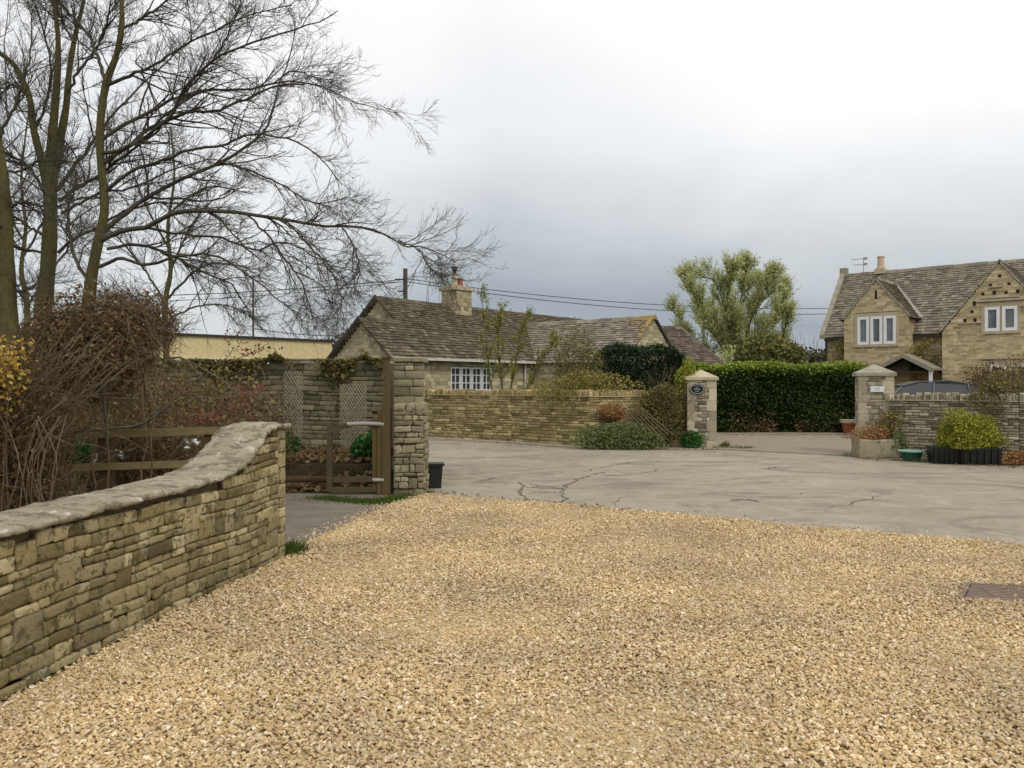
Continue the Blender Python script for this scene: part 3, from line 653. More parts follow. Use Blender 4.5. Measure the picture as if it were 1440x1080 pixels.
def tufts(name,pts,n,spread,h,mat,label,cat,kind=None):
    mb=MB(); pts=np.asarray(pts,float); idx=rng.integers(0,len(pts),n); b=pts[idx]+rng.normal(0,1,(n,3))*np.asarray(spread)*A(1,1,0)
    d=nrm(rng.normal(0,.35,(n,3))+A(0,0,1)); L_=h*rng.uniform(.4,1.2,n); t_=np.linspace(0,1,3); bend=rng.normal(0,.3,(n,3))*A(1,1,0)
    Pt=b[:,None,:]+d[:,None,:]*(L_[:,None]*t_)[...,None]+bend[:,None,:]*((t_**2)[None]*L_[:,None])[...,None]
    mb.tubes(Pt,np.repeat((A(.006,.005,.001))[None],n,0)*(h/.12)**.5,3); o=mb.build(name,M[mat]); tag(o,label,cat,kind=kind); return o
tufts('grass_tuft',[G(398,782)+A(.05,0,.01),G(410,778)+A(0,0,.01)],420,(.06,.06,0),.11,'lf_grass','small bright green grass tuft at the foot of the low wall end','grass')
ptsm=[G(x,y)+A(0,0,.005) for x,y in ((455,702),(480,704),(505,706),(525,708),(540,706),(552,704),(568,700),(585,694))]
tufts('moss_verge',ptsm,2600,(.13,.10,0),.05,'lf_grass','mossy green verge under the wooden gate','moss',kind='stuff')
tufts('weeds',[G(x,y)+A(0,0,.005) for x,y in ((1020,630),(1045,631),(1200,641),(1210,642),(1410,654),(1300,650))],500,(.15,.04,0),.09,'lf_grass','thin weeds along the kerb by the gateway','weeds',kind='stuff')
bush('fern',(-3.85,13.6,.62),(.22,.2,.2),700,.055,'lf_green','small green fern below the narrow trellis',cat='plant',stems=4,zmin=.38)
bush('leafy_plant',(-2.25,12.75,.62),(.28,.2,.2),900,.06,'lf_green','green leafy plant growing behind the gate rails',cat='plant',stems=4,zmin=.38)
bush('leafy_plant',(-2.2,12.5,.2),(.34,.10,.15),700,.05,'lf_green','low green plant just behind the lowest gate rails',cat='plant',stems=4,zmin=.0)
bush('leafy_plant',G(592,690)+A(-.02,0,.24),(.10,.14,.24),900,.035,'lf_green','green weed climbing the stub wall beside the black tub',cat='plant',stems=3)
# ivy on garden wall
mb=MB(); n=9000; x=rng.uniform(-11,-2.35,n); f=(x+7.4)/(5.1); y=np.where(x>-7.4,15.9-.65*f,15.9+(-7.4-x)*.198)-.10-rng.random(n)*.12
z=2.06-np.abs(rng.normal(0,1,n))*.12*(1+.9*np.sin(x*3.1)+.6*np.sin(x*7.7+1)); k=(np.sin(x*5.3)+np.sin(x*2.2+1)+rng.normal(0,.5,n))>-.4
leaves(mb,np.stack([x,y,z],1)[k],.06); o=mb.build('ivy',M['lf_bramble']); tag(o,'straggly ivy and moss along the top of the tall garden wall','ivy')
# black plastic tub
tb=G(611,686); e=empty('plastic_tub',tb,'square black plastic tub beside the stub wall','planter'); mb=MB()
def frustum(mb,c,w0,d0,w1,d1,z0,z1,yaw=0,col=(.5,.5,.5)):
    ca,sa=math.cos(yaw),math.sin(yaw); V=[]
    for w,d,z in ((w0,d0,z0),(w1,d1,z1)):
        for sx,sy in ((-1,-1),(1,-1),(1,1),(-1,1)):
            x,y=sx*w/2,sy*d/2; V.append([c[0]+x*ca-y*sa,c[1]+x*sa+y*ca,z])
    mb.add(V,[[0,1,5,4],[1,2,6,5],[2,3,7,6],[3,0,4,7],[0,3,2,1],[4,5,6,7]],col)
frustum(mb,tb,.19,.22,.24,.26,0,.35,.15); mb.build('tub',M['black_plastic'],e); mb=MB(); frustum(mb,tb,.29,.30,.29,.30,.35,.385,.15); mb.build('rim',M['black_plastic'],e)
# ------------------------------------------------------------------ roadside walls and gate pillars
wl1=[G(500,605),LW[1]+A(0,.12,0),LW[2]+A(0,.12,0),LW[3]+A(0,.15,0)]
wall_run('roadside_wall',[wl1[0],wl1[1],wl1[2],wl1[3],G(900,628)+A(0,.15,0),G(975,628)+A(0,.15,0)],1.27,.4,'wallstone','farjoint','long honey coloured dry stone wall in front of the bungalow',(.05,.10),(.10,.32),coping='teeth',gap=.009,rough=.004,prot=.02)
pr=G(1255,643.5)+A(0,.15,0)
wall_run('roadside_wall',[pr,G(1340,648)+A(0,.15,0),G(1440,654)+A(0,.15,0),G(1440,654)+A(0,.15,0)+(G(1440,654)-G(1340,648))*1.5],1.24,.4,'wallstone_grey','farjoint','greyer dry stone wall in front of the car and planters',(.035,.075),(.10,.34),coping='teeth',gap=.009,rough=.004,prot=.02)
def pillar(c,w,h,yaw,label,capmat,quoin):
    e=empty('gate_pillar',c,label,'pillar','pair of stone gate pillars'); ca,sa=math.cos(yaw),math.sin(yaw); U=A(ca,sa,0); Wn=A(sa,-ca,0)
    mb=MB();cb=MB();qb=MB(); O=c-U*w/2+Wn*w/2
    for (o,u,n) in ((O,U,Wn),(O+U*w,-Wn,U),(O-Wn*w,Wn,-U)):
        stone_panel(mb,o,u,Z3,n,h,lambda v:[(.0,w)],ch=(.06,.12),L=(.12,.3),T=T2,prot=.008,gap=.008,rough=.003)
    cb.box(O,U,Z3,-Wn,.01,w-.01,0,h-.005,.01,w-.01)
    z=0;i=0
    while z<h-.04:
        hh=min(random.uniform(.16,.32),h-z); 
        if h-z-hh<.08: hh=h-z
        l=(.20 if i%2 else .15)*quoin
        for u0,u1 in ((-.012,l),(w-(.36*quoin-l),w+.012)): qb.box(O,U,Z3,Wn,u0,u1,z+.004,z+hh-.004,-.2,.016,(random.random(),random.random(),.5))
        z+=hh;i+=1
    mb.build('stone_face',M['wallstone_grey'],e,smooth=True); cb.build('core',M['farjoint'],e); qb.build('quoins',M['dress_pillar'],e)
    k=MB(); o=c+Z3*h; hw=w/2+.06
    base=[o-U*hw-Wn*hw,o+U*hw-Wn*hw,o+U*hw+Wn*hw,o-U*hw+Wn*hw]
    k.prism(base,A(0,0,.07)); 
    b2=[p+A(0,0,.071) for p in base]; ap=o+A(0,0,.27); V=b2+[ap]; k.add(V,[[0,1,4],[1,2,4],[2,3,4],[3,0,4]])
    k.build('cap',M[capmat],e)
    return e,O,U,Wn
p1=G(990,629)+A(0,.35,0); e1,O1,U1,W1=pillar(p1,.70,1.70,-.15,'buff stone gate pillar carrying the black oval sign, left of the gateway','dress',1.1)
p2=G(1239,641.5)+A(0,.36,0); e2,O2,U2,W2=pillar(p2,.70,1.78,-.28,'lichened grey stone gate pillar with small white plaque, right of the gateway','dress_grey',1.0)
# oval sign
def ellipse(c,U,V_,a,b,n=28): return [c+U*a*math.cos(i*2*math.pi/n)+V_*b*math.sin(i*2*math.pi/n) for i in range(n)]
sc_=O1+U1*.23+Z3*1.47+W1*.02
e=empty('oval_sign',sc_,'black oval house sign with faint white lettering on the left pillar','sign')
mb=MB(); mb.prism(ellipse(sc_,U1,Z3,.185,.135),W1*.03); mb.build('board',M['sign_black'],e)
mb=MB(); 
ring_o=ellipse(sc_+W1*.031,U1,Z3,.165,.117,32); ring_i=ellipse(sc_+W1*.031,U1,Z3,.158,.110,32)
mb.add(ring_o+ring_i,np.array([[i,(i+1)%32,32+(i+1)%32,32+i] for i in range(32)]))
for row,(z,n_,h_,wd_) in enumerate(((.055,5,.018,.012),(.0,4,.04,.022),(-.055,5,.018,.012))):
    for i in range(n_):
        u=(i-(n_-1)/2)*wd_*1.6; c0=sc_+U1*u+Z3*z
        mb.box(c0,U1,Z3,W1,-wd_/2,-wd_/2+wd_*.28,-h_/2,h_/2,.0305,.034)
        mb.box(c0,U1,Z3,W1,-wd_/2+wd_*.3,wd_/2,(-h_/2,h_/2-h_*.2,-h_*.1)[i%3],(-h_/2+h_*.2,h_/2,h_*.1)[i%3],.0305,.034)
mb.build('lettering',M['sign_white'],e)
pc=O2+U2*.37+Z3*1.49+W2*.02
e=empty('house_plaque',pc,'small white house plaque on the right pillar','sign')
mb=MB(); mb.box(pc,U2,Z3,W2,-.14,.14,-.065,.065,-.01,.02); mb.build('board',M['sign_white'],e)
mb=MB(); 
for u0,u1,v0,v1 in ((-.05,-.042,-.035,.035),(-.02,-.012,-.035,.035),(.012,.042,.027,.035),(.034,.042,.0,.035),(.012,.042,-.004,.004),(.012,.02,-.035,0),(.012,.042,-.035,-.027)): mb.box(pc,U2,Z3,W2,u0,u1,v0,v1,.0205,.023)
mb.build('lettering',M['lead'],e)
# ------------------------------------------------------------------ frames helper for buildings
class FR:
    def __init__(s,O,U,W): s.O=np.asarray(O,float);s.U=np.asarray(U,float);s.W=np.asarray(W,float)
    def p(s,u,z,w=0): return s.O+s.U*u+s.W*w+Z3*z
    def hit(s,px,py,w=0):
        d=A((px-720)/F,1,(540-py)/F); o=s.O+s.W*w; t=np.dot(o-A(0,0,EYE),s.W)/np.dot(d,s.W); q=A(0,0,EYE)+d*t; return np.dot(q-s.O,s.U),q[2]
    def box(s,mb,u0,u1,z0,z1,w0,w1,c=(.5,.5,.5)): mb.box(s.O,s.U,Z3,s.W,u0,u1,z0,z1,w0,w1,c)
def window(fr,parent,u0,u1,z0,z1,lights,w=.02,frame='white',cols=1,rows=1,glass='glass',surround=None,fw=.055,gap=.06):
    fb=MB(); pb=MB(); n=lights; lw=(u1-u0-gap*(n-1))/n
    for i in range(n):
        a=u0+i*(lw+gap); b=a+lw
        fr.box(fb,a,b,z0,z0+fw,w-.10,w-.03);fr.box(fb,a,b,z1-fw,z1,w-.10,w-.03);fr.box(fb,a,a+fw,z0+fw,z1-fw,w-.10,w-.03);fr.box(fb,b-fw,b,z0+fw,z1-fw,w-.10,w-.03)
        for k in range(1,cols): x=a+fw+(b-a-2*fw)*k/cols; fr.box(fb,x-.012,x+.012,z0+fw,z1-fw,w-.09,w-.045)
        for k in range(1,rows): z=z0+(z1-z0)*k/rows; fr.box(fb,a+fw,b-fw,z-.012,z+.012,w-.092,w-.047)
        fr.box(pb,a+fw,b-fw,z0+fw,z1-fw,w-.088,w-.08)
    f=fb.build('window',M[frame],parent); pb.build('pane',M[glass],f)
    if surround:
        sb=MB(); w=0.0; fr.box(sb,u0-.10,u1+.10,z1+.002,z1+.14,w-.12,w+.03); fr.box(sb,u0-.10,u1+.10,z0-.10,z0-.002,w-.12,w+.06)
        fr.box(sb,u0-.10,u0-.002,z0,z1,w-.12,w+.025);fr.box(sb,u1+.002,u1+.10,z0,z1,w-.12,w+.025)
        for i in range(1,n): x=u0+i*(lw+gap)-gap; fr.box(sb,x+.002,x+gap-.002,z0,z1,w-.12,w+.0)
        sb.build('surround',M[surround],f)
    return f
# ------------------------------------------------------------------ bungalow
u=nrm(A(.63,.777,0)); wv_=A(u[1],-u[0],0)
fb_=FR((-3.79,25.5,0),u,wv_); sl=.83; SLN=nrm(wv_*sl+Z3); SUP=nrm(-wv_+Z3*sl); Lp=math.hypot(1,sl)
e=empty('bungalow',fb_.p(5,0,-2),'low stone bungalow with dark stone tiled roof and square chimney behind the roadside wall','building')
BL=17.0; sA=1.67; wA=2.73; wB=4.9
mb=MB(); w0,z1=fb_.hit(634,516)[0],fb_.hit(634,516)[1]; w1_,z0=fb_.hit(692,550)
hole=[(w0,w1_,z0,z1)]
stone_panel(mb,fb_.O,u,Z3,wv_,2.42,lambda v:[(0,BL)],ch=(.08,.14),L=(.16,.42),T=T1,gap=.006,prot=.008,rough=0,holes=hole)
ga=fb_.p(0,0,-wA)  # gable A seen from the left: along +W
stone_panel(mb,ga,wv_,Z3,-u,2.5+wA/2*sl-.05,lambda v:[(0,wA)] if v<2.45 else [((v-2.45)/sl,wA-(v-2.45)/sl)],ch=(.08,.14),L=(.16,.42),T=T1,gap=.006,prot=.008,rough=0)
gb=fb_.p(sA,0,-wB)
stone_panel(mb,gb,wv_,Z3,-u,2.5+wB/2*sl-.05,lambda v:[(0,wB)] if v<2.45 else [((v-2.45)/sl,wB-(v-2.45)/sl)],ch=(.08,.14),L=(.16,.42),T=T1,gap=.006,prot=.008,rough=0,v0=1.5)
mb.build('wall',M['bungstone'],e)
mb=MB()
def gable_block(mb,fr,u0,u1,w0,w1,ze,zr,inset=.03):
    a=[fr.p(u0,-.1,w0),fr.p(u0,-.1,w1),fr.p(u0,ze,w1),fr.p(u0,zr,(w0+w1)/2),fr.p(u0,ze,w0)]
    mb.prism(a,fr.U*(u1-u0))
# block with window recess left out: thin wall core
gable_block(mb,fb_,.03,sA+.1,-wA+.03,-.20,2.40,2.5+wA/2*sl-.12)
gable_block(mb,fb_,sA+.03,BL-.03,-wB+.03,-.20,2.40,2.5+wB/2*sl-.14)
for a,b,c,d in ((0.03,w0,-.1,2.38),(w1_,BL-.03,-.1,2.38),(w0,w1_,-.1,z0),(w0,w1_,z1,2.38)): fb_.box(mb,a,b,c,d,-.199,-.02)
mb.build('wall_core',M['farjoint'],e)
window(fb_,e,w0+.02,w1_-.02,z0+.02,z1,4,frame='white',cols=2,rows=3,glass='glass',fw=.045,gap=.05)
# roof slates
rf=MB(); eave=fb_.p(0,2.5-.16*sl,.16)
LA=(wA/2+.16)*Lp; LB=(wB/2+.16)*Lp
slates(rf,eave+SLN*.03,u,SUP,SLN,LB,lambda s:[(-.12 if s<LA else sA-.12,BL)],course=.17,wr=(.11,.28))
for (s0,wid) in ((-.12,wA),(sA-.12,wB)):
    # back slope and under-sheets
    rz=2.5+wid/2*sl
    e0=fb_.p(s0,2.5-.2*sl,-wid-.2); r0=fb_.p(s0,rz,-wid/2)
    rf.prism([e0,r0,r0+Z3*.05,e0+Z3*.05],u*(BL-s0)*1.0 if s0>0 else u*(sA+.1))
    e0=fb_.p(s0,2.5-.14*sl,.14); rf.prism([e0,r0,r0+Z3*.035,e0+Z3*.035],u*(BL-s0) if s0>0 else u*(sA+.12),(.3,.3,.5))
ro=rf.build('roof',M['slate'],e)
def ridge(mb,a,b,r=.11,seg=.35):
    l=np.linalg.norm(b-a); d=(b-a)/l; x=0
    while x<l:
        L_=min(seg*random.uniform(.8,1.2),l-x); s=nrm(np.cross(d,Z3)); o=a+d*(x+.005)+Z3*random.uniform(-.01,.012)
        mb.prism([o-s*r*1.3-Z3*r*.9,o-s*r*.6+Z3*.02,o+Z3*.06,o+s*r*.6+Z3*.02,o+s*r*1.3-Z3*r*.9],d*(L_-.01),(random.random(),random.random(),.5)); x+=L_
for a,b in ((fb_.p(sA-.15,2.5+wB/2*sl+.06,-wB/2),fb_.p(BL,2.5+wB/2*sl+.0,-wB/2)),(fb_.p(-.15,2.5+wA/2*sl+.06,-wA/2),fb_.p(sA-.1,2.5+wA/2*sl+.06,-wA/2))): rd_=MB(); ridge(rd_,a,b); rd_.build('ridge_tiles',M['slate'],ro)
# bargeboards (dark) on rear slope verge
for s0,wid in ((-.16,wA),(sA-.16,wB)):
    mb=MB(); a=fb_.p(s0,2.5-.25*sl+.02,-wid-.25); b=fb_.p(s0,2.5+wid/2*sl+.02,-wid/2); mb.prism([a,b,b+Z3*.13,a+Z3*.13],u*.05); mb.build('bargeboard',M['darktrim'],e)
mb=MB(); g0=fb_.p(-.1,2.36,.24); mb.prism([g0,g0+wv_*.10,g0+wv_*.10+Z3*.085,g0+Z3*.085],u*(BL)); mb.build('gutter',M['offwhite'],e)
mb=MB(); s_,_=fb_.hit(738,520,.06); mb.tube([fb_.p(s_,.02,.08),fb_.p(s_,2.36,.08)],.04,8); mb.build('downpipe',M['offwhite'],e,smooth=True)
mb=MB(); mb.tube([fb_.p(.15,.02,.08),fb_.p(.15,2.36,.08)],.04,8); mb.build('downpipe',M['darktrim'],e,smooth=True)
# chimney
cs,cw=5.55,-2.35; zc=3.6
ch=MB(); 
for (o,U_,n,l) in ((fb_.p(cs-.42,zc,cw+.40),u,wv_,.84),(fb_.p(cs-.42,zc,cw-.40),wv_,-u,.80)):
    stone_panel(ch,o,U_,Z3,n,1.55,lambda v:[(0,l)],ch=(.12,.2),L=(.2,.42),T=T1,gap=.012,prot=.01,rough=0)
fb_.box(ch,cs-.41,cs+.41,zc,zc+1.55,cw-.39,cw+.385)
cho=ch.build('chimney',M['bungstone'],ro); mb=MB(); fb_.box(mb,cs-.50,cs+.50,zc+1.55,zc+1.65,cw-.48,cw+.48); fb_.box(mb,cs-.36,cs+.36,zc+1.65,zc+1.73,cw-.34,cw+.34); mb.build('chimney_cap',M['dress'],ro)
mb=MB(); c0=fb_.p(cs-.12,zc+1.73,cw+.0); mb.lathe(c0,[(.13,0),(.12,.1),(.10,.42),(.12,.44),(.12,.48)],14); mb.build('chimney_pot',M['paleclay'],ro,smooth=False)
mb=MB(); mb.lathe(c0+Z3*.48,[(.07,0),(.07,.10),(.12,.12),(.12,.16),(.10,.16),(.10,.20),(.13,.22),(.13,.26),(.03,.30)],14); mb.build('cowl',M['darktrim'],ro)
mb=MB(); mb.lathe(fb_.p(cs+.2,zc+1.73,cw-.02),[(.12,0),(.12,.26),(.14,.28),(.14,.32)],14); mb.build('chimney_pot',M['terracotta'],ro)
# cross wing with lichened gable
cO=A(5.2,30,0); fc=FR(cO,u,wv_); hw=1.85; zr=4.0; ze=2.45; slC=(zr-ze)/hw
mb=MB(); stone_panel(mb,fc.p(-hw,0,0),u,Z3,wv_,zr-.05,lambda v:[(0,2*hw)] if v<ze else [((v-ze)/slC,2*hw-(v-ze)/slC)],ch=(.08,.14),L=(.16,.42),T=T1,gap=.006,prot=.008,rough=0)
stone_panel(mb,fc.p(-hw,0,-5.5),wv_,Z3,-u,ze,lambda v:[(0,5.5)],ch=(.08,.14),L=(.16,.42),T=T1,gap=.006,prot=.008,rough=0)
mb.build('wing_wall',M['bungstone'],e)
mb=MB(); gp5=[fc.p(-hw+.03,-.1,-.03),fc.p(hw-.03,-.1,-.03),fc.p(hw-.03,ze-.05,-.03),fc.p(0,zr-.12,-.03),fc.p(-hw+.03,ze-.05,-.03)]; mb.prism(gp5,-wv_*6); mb.build('wing_core',M['farjoint'],e)
rf=MB(); Sup=nrm(u+Z3*slC); Nn=nrm(-u*slC+Z3); LC=(hw+.15)*math.hypot(1,slC)
slates(rf,fc.p(-hw-.15,ze-.15*slC+.04,-6.5),wv_,Sup,Nn,LC,lambda s:[(0,6.55)],course=.17,wr=(.12,.28))
Sup2=nrm(-u+Z3*slC); Nn2=nrm(u*slC+Z3)
slates(rf,fc.p(hw+.15,ze-.15*slC+.04,-6.5),wv_,Sup2,Nn2,LC,lambda s:[(0,6.55)],course=.17,wr=(.12,.28))
rw=rf.build('wing_roof',M['slate_light'],e); rd_=MB(); ridge(rd_,fc.p(0,zr+.06,-6.3),fc.p(0,zr+.06,-.63)); rd_.build('ridge_tiles',M['slate_light'],rw)
mb=MB(); ridge(mb,fc.p(0,zr+.075,-.62),fc.p(0,zr+.075,.08),r=.13); 
pp=rng.random((420,2)); 
for a_,b_ in pp:
    if rng.random()<(a_+b_)*.75: continue
    s_=LC*(1-a_**1.6*.5); w_=-1.5*b_**1.5*(1-.5*a_)+.02; o=fc.p(-hw-.15,ze-.15*slC,0)+Sup*s_+wv_*w_+Nn*.085; mb.add(o+(T1[0]*A(.045,.04,.006)*A(1,1,1)*random.uniform(.5,1.3))@np.array([wv_,Sup,Nn]),T1[1],(random.random(),.5,.5))
mb.build('lichen',M['lichen_orange'],rw)
mb=MB(); a=fc.p(hw+.2,ze-.2*slC+.02,.03); b=fc.p(0,zr+.0,.03); mb.prism([a,b,b+Z3*.12,a+Z3*.12],wv_*.04); mb.build('bargeboard',M['darktrim'],e)
# ------------------------------------------------------------------ barn behind (hipped brown roof)
e=empty('barn',(8,40,0),'brown hipped barn roof between the bungalow and the willow','building')
fbn=FR(P(880,540,36)*A(1,1,0),nrm(A(1,.35,0)),nrm(A(.35,-1,0))); L_=5.3
x1,_=fbn.hit(1022,505,0); xr,_=fbn.hit(958,460,-2.6)
mb=MB(); fbn.box(mb,-4,x1-.2,-.05,2.55,-5,-.2); mb.build('wall',M['wallstone_grey'],e)
rise=1.9; run=2.6; Sb=nrm(-fbn.W*run+Z3*rise); Nb=nrm(fbn.W*rise+Z3*run); Lb=math.hypot(run,rise)
mb=MB(); slates(mb,fbn.p(-4,2.4,0),fbn.U,Sb,Nb,Lb,lambda s:[(0,4+x1-(x1-xr)*s/Lb)],course=.19,wr=(.14,.3))
r1_=fbn.p(-4,2.38+rise,-run);r2_=fbn.p(xr,2.38+rise,-run); mb.add([fbn.p(-4,2.38,0),fbn.p(x1,2.38,0),r2_,r1_],[[0,1,2,3]]); mb.add([fbn.p(x1,2.38,0),fbn.p(x1,2.38,-5.2),r2_],[[0,1,2]]); mb.add([fbn.p(x1,2.38,-5.2),fbn.p(-4,2.38,-5.2),r1_,r2_],[[0,1,2,3]])
bro=mb.build('roof',M['slate_brown'],e)
for a,b in ((r1_+Z3*.08,r2_+Z3*.08),(r2_+Z3*.06,fbn.p(x1,2.45,0))): mb=MB(); ridge(mb,a,b); mb.build('ridge_tiles',M['slate_brown'],bro)
# ------------------------------------------------------------------ cream flat roofed building
a=P(60,540,28.6)*A(1,1,0); b=P(467,540,37.3)*A(1,1,0); l=np.linalg.norm(b-a); U_=(b-a)/l; fr=FR(a,U_,A(U_[1],-U_[0],0))
e=empty('flat_roofed_building',(a+b)/2,'cream rendered flat roofed building beyond the garden wall','building')
mb=MB(); fr.box(mb,0,l,-.05,3.52,-5,0); mb.build('wall',M['cream'],e); mb=MB(); fr.box(mb,-.08,l+.08,3.52,3.60,-5.1,.10); mb.build('roof_edge',M['darktrim'],e)
mb=MB(); fr.box(mb,0,l,2.45,2.62,.0,.06); mb.build('white_band',M['offwhite'],e)
# ------------------------------------------------------------------ house on the right
hU=nrm(A(.75,-.66,0)); hW=A(hU[1],-hU[0],0); fh=FR((15.78,30,0),hU,hW)
e=empty('stone_house',fh.p(1,0,-2),'two storey honey stone house with steep gables and pigeon holes','building')
ze=3.52; ap=5.88; GW=3.66; slG=(ap-ze)/(GW/2)
ga0,gz0=fh.hit(1187,450); ga1,gz1=fh.hit(1278,443); gac=(ga0+ga1)/2; gze=4.17; gap_=fh.hit(1232,394)[1]; slL=(gap_-gze)/((ga1-ga0)/2)
def hq(px,py,w=0): return fh.hit(px,py,w)
uw0,_=hq(1385,430);uw1,_=hq(1431,430);_,uz1=hq(1408,431);_,uz0=hq(1408,465)
lw0,_=hq(1206,450);lw1,_=hq(1260,450);_,lz1=hq(1232,445);_,lz0=hq(1232,484)
gw0,_=hq(1391,520);gw1,_=hq(1446,520);gz_1=2.28;gz_0=1.25
holes=[(uw0-.1,uw1+.1,uz0-.1,uz1+.14),(gw0-.1,gw1+.1,gz_0-.1,gz_1+.14)]
pig=[(1405.6,388),(1392.7,401),(1418.8,399.4),(1382,413.5),(1398,412),(1414.6,411.5),(1431,410),(1370,427.5),(1366.7,439.6),(1356.7,451.5),(1371,451)]
pigs=[hq(*p) for p in pig]+[hq(1446,427),hq(1449,440)]
ph=[(x-.055,x+.055,z-.07,z+.07) for x,z in pigs]
mb=MB()
stone_panel(mb,fh.O,hU,Z3,hW,ap-.06,lambda v:[(0,GW)] if v<ze else [((v-ze)/slG,GW-(v-ze)/slG)],ch=(.06,.11),L=(.12,.36),T=T1,gap=.003,prot=.005,rough=0,holes=holes+ph)
hL=[(lw0-.1,lw1+.1,lz0-.1,lz1+.14)]; slit=hq(1231.5,415)
stone_panel(mb,fh.p(ga0,0,0),hU,Z3,hW,gap_-.06,lambda v:[(0,ga1-ga0)] if v<gze else [((v-gze)/slL,ga1-ga0-(v-gze)/slL)],ch=(.06,.11),L=(.12,.36),T=T1,gap=.003,prot=.005,rough=0,holes=[(a-ga0,b-ga0,c,d) for a,b,c,d in hL]+[(slit[0]-ga0-.05,slit[0]-ga0+.05,slit[1]-.16,slit[1]+.16)])
stone_panel(mb,fh.p(-4.5,0,-.7),hU,Z3,hW,ze,lambda v:[(0,4.5)],ch=(.06,.11),L=(.12,.36),T=T1,gap=.003,prot=.005,rough=0)
stone_panel(mb,fh.p(ga1,0,0),-hW,Z3,hU,gze,lambda v:[(0,.7 if v<ze else 1.4)],ch=(.07,.13),L=(.14,.3),T=T1,gap=.004,prot=.005,rough=0)
stone_panel(mb,fh.p(GW,0,0),-hW,Z3,hU,ze,lambda v:[(0,3)],ch=(.07,.13),L=(.14,.3),T=T1,gap=.004,prot=.005,rough=0)
mb.build('wall',M['housestone'],e)
mb=MB()
def polycore(poly,w_front,w_back): mb.prism([fh.p(x,z,w_front) for x,z in poly],-hW*(w_front-w_back))
polycore([(.03,-.1),(GW-.03,-.1),(GW-.03,ze-.04),(GW/2,ap-.12),(.03,ze-.04)],-.16,-3)
polycore([(ga0+.03,-.1),(ga1-.03,-.1),(ga1-.03,gze-.04),(gac,gap_-.12),(ga0+.03,gze-.04)],-.16,-2.2)
polycore([(-4.47,-.1),(9,-.1),(9,3.4),(-4.47,3.4)],-.74,-5.4)
mb.build('wall_core',M['housejoint'],e)
mb=MB() # near-black boxes give the holes their inner shade; thin skin behind stones around holes
def skin(poly_iv,z0,z1,hs,u_lo,u_hi):
    z=z0
    while z<z1:
        zz=min(z+.05,z1); iv_=poly_iv((z+zz)/2)
        segs=[iv_]
        for (h0,h1,v0,v1) in hs:
            if v0<(z+zz)/2<v1:
                out=[]
                for x,y in segs:
                    if h1<=x or h0>=y: out.append((x,y)); continue
                    if h0>x: out.append((x,h0))
                    if h1<y: out.append((h1,y))
                segs=out
        for x,y in segs:
            if y-x>.01: fh.box(mb,x,y,z,zz-.0005,-.155,-.015)
        z=zz
skin(lambda v:(.02,GW-.02) if v<ze else (.02+(v-ze)/slG,GW-.02-(v-ze)/slG),0,ap-.15,holes+ph,0,GW)
skin(lambda v:(ga0+.02,ga1-.02) if v<gze else (ga0+.02+(v-gze)/slL,ga1-.02-(v-gze)/slL),0,gap_-.15,hL+[(slit[0]-.05,slit[0]+.05,slit[1]-.16,slit[1]+.16)],ga0,ga1)
mb.build('wall_backing',M['housejoint'],e)
for x,z in pigs: hd=MB(); fh.box(hd,x-.055,x+.055,z-.07,z+.07,-.158,-.05); hd.build('pigeon_hole',M['darktrim'],e)  # near-black fill stands for the shade inside each hole
hd=MB(); fh.box(hd,slit[0]-.05,slit[0]+.05,slit[1]-.16,slit[1]+.16,-.158,-.05); hd.build('slit_opening',M['darktrim'],e)
window(fh,e,uw0,uw1,uz0,uz1,2,w=.07,surround='dress',glass='glass_curtain',fw=.10,gap=.07)
window(fh,e,lw0,lw1,lz0,lz1,3,w=.07,surround='dress',glass='glass_curtain',fw=.10,gap=.05)
window(fh,e,gw0,gw1,gz_0,gz_1,2,w=.07,surround='dress',glass='glass',fw=.09,gap=.06)
mb=MB()
for a,b,c_,d_,w_ in ((uw0-.25,uw1+.28,uz1+.20,uz1+.27,.09),(gw0-.25,gw1+.25,gz_1+.20,gz_1+.27,.09),(lw0-.12,lw1+.12,lz1+.17,lz1+.20,.035)): mb=MB(); fh.box(mb,a,b,c_,d_,0,w_); mb.build('string_course',M['dress'],e)
for px0,px1,py in ((1391,1410,404),(1346,1379,455),(1379,1434,420),(1434,1447,430)):
    a0,zz=hq(px0,py); a1,_=hq(px1,py); mb=MB(); fh.box(mb,a0,a1,zz-.02,zz+.02,0,.10); mb.build('pigeon_ledge',M['dress'],e)
# roofs
er=2.7/2.4; zR=6.2; run=2.4; rise=zR-3.45; SU=nrm(-hW*run+Z3*rise); SN=nrm(hW*rise+Z3*run); LL=math.hypot(run,rise)
rf=MB(); slates(rf,fh.p(-4.5,3.45,-.55)+SN*.04,hU,SU,SN,LL,lambda s:[(0,13.5)],course=.16,wr=(.11,.26))
rf.add([fh.p(-4.5,3.45,-.55),fh.p(9,3.45,-.55),fh.p(9,zR,-.55-run),fh.p(-4.5,zR,-.55-run)],[[0,1,2,3]]); rf.add([fh.p(9,3.45,-.55-2*run),fh.p(-4.5,3.45,-.55-2*run),fh.p(-4.5,zR,-.55-run),fh.p(9,zR,-.55-run)],[[0,1,2,3]])
rf.add([fh.p(-4.5,3.4,-.6),fh.p(-4.5,zR-.05,-.55-run),fh.p(-4.5,3.4,-.5-2*run)],[[0,1,2]])
ro=rf.build('roof',M['slate_light'],e)
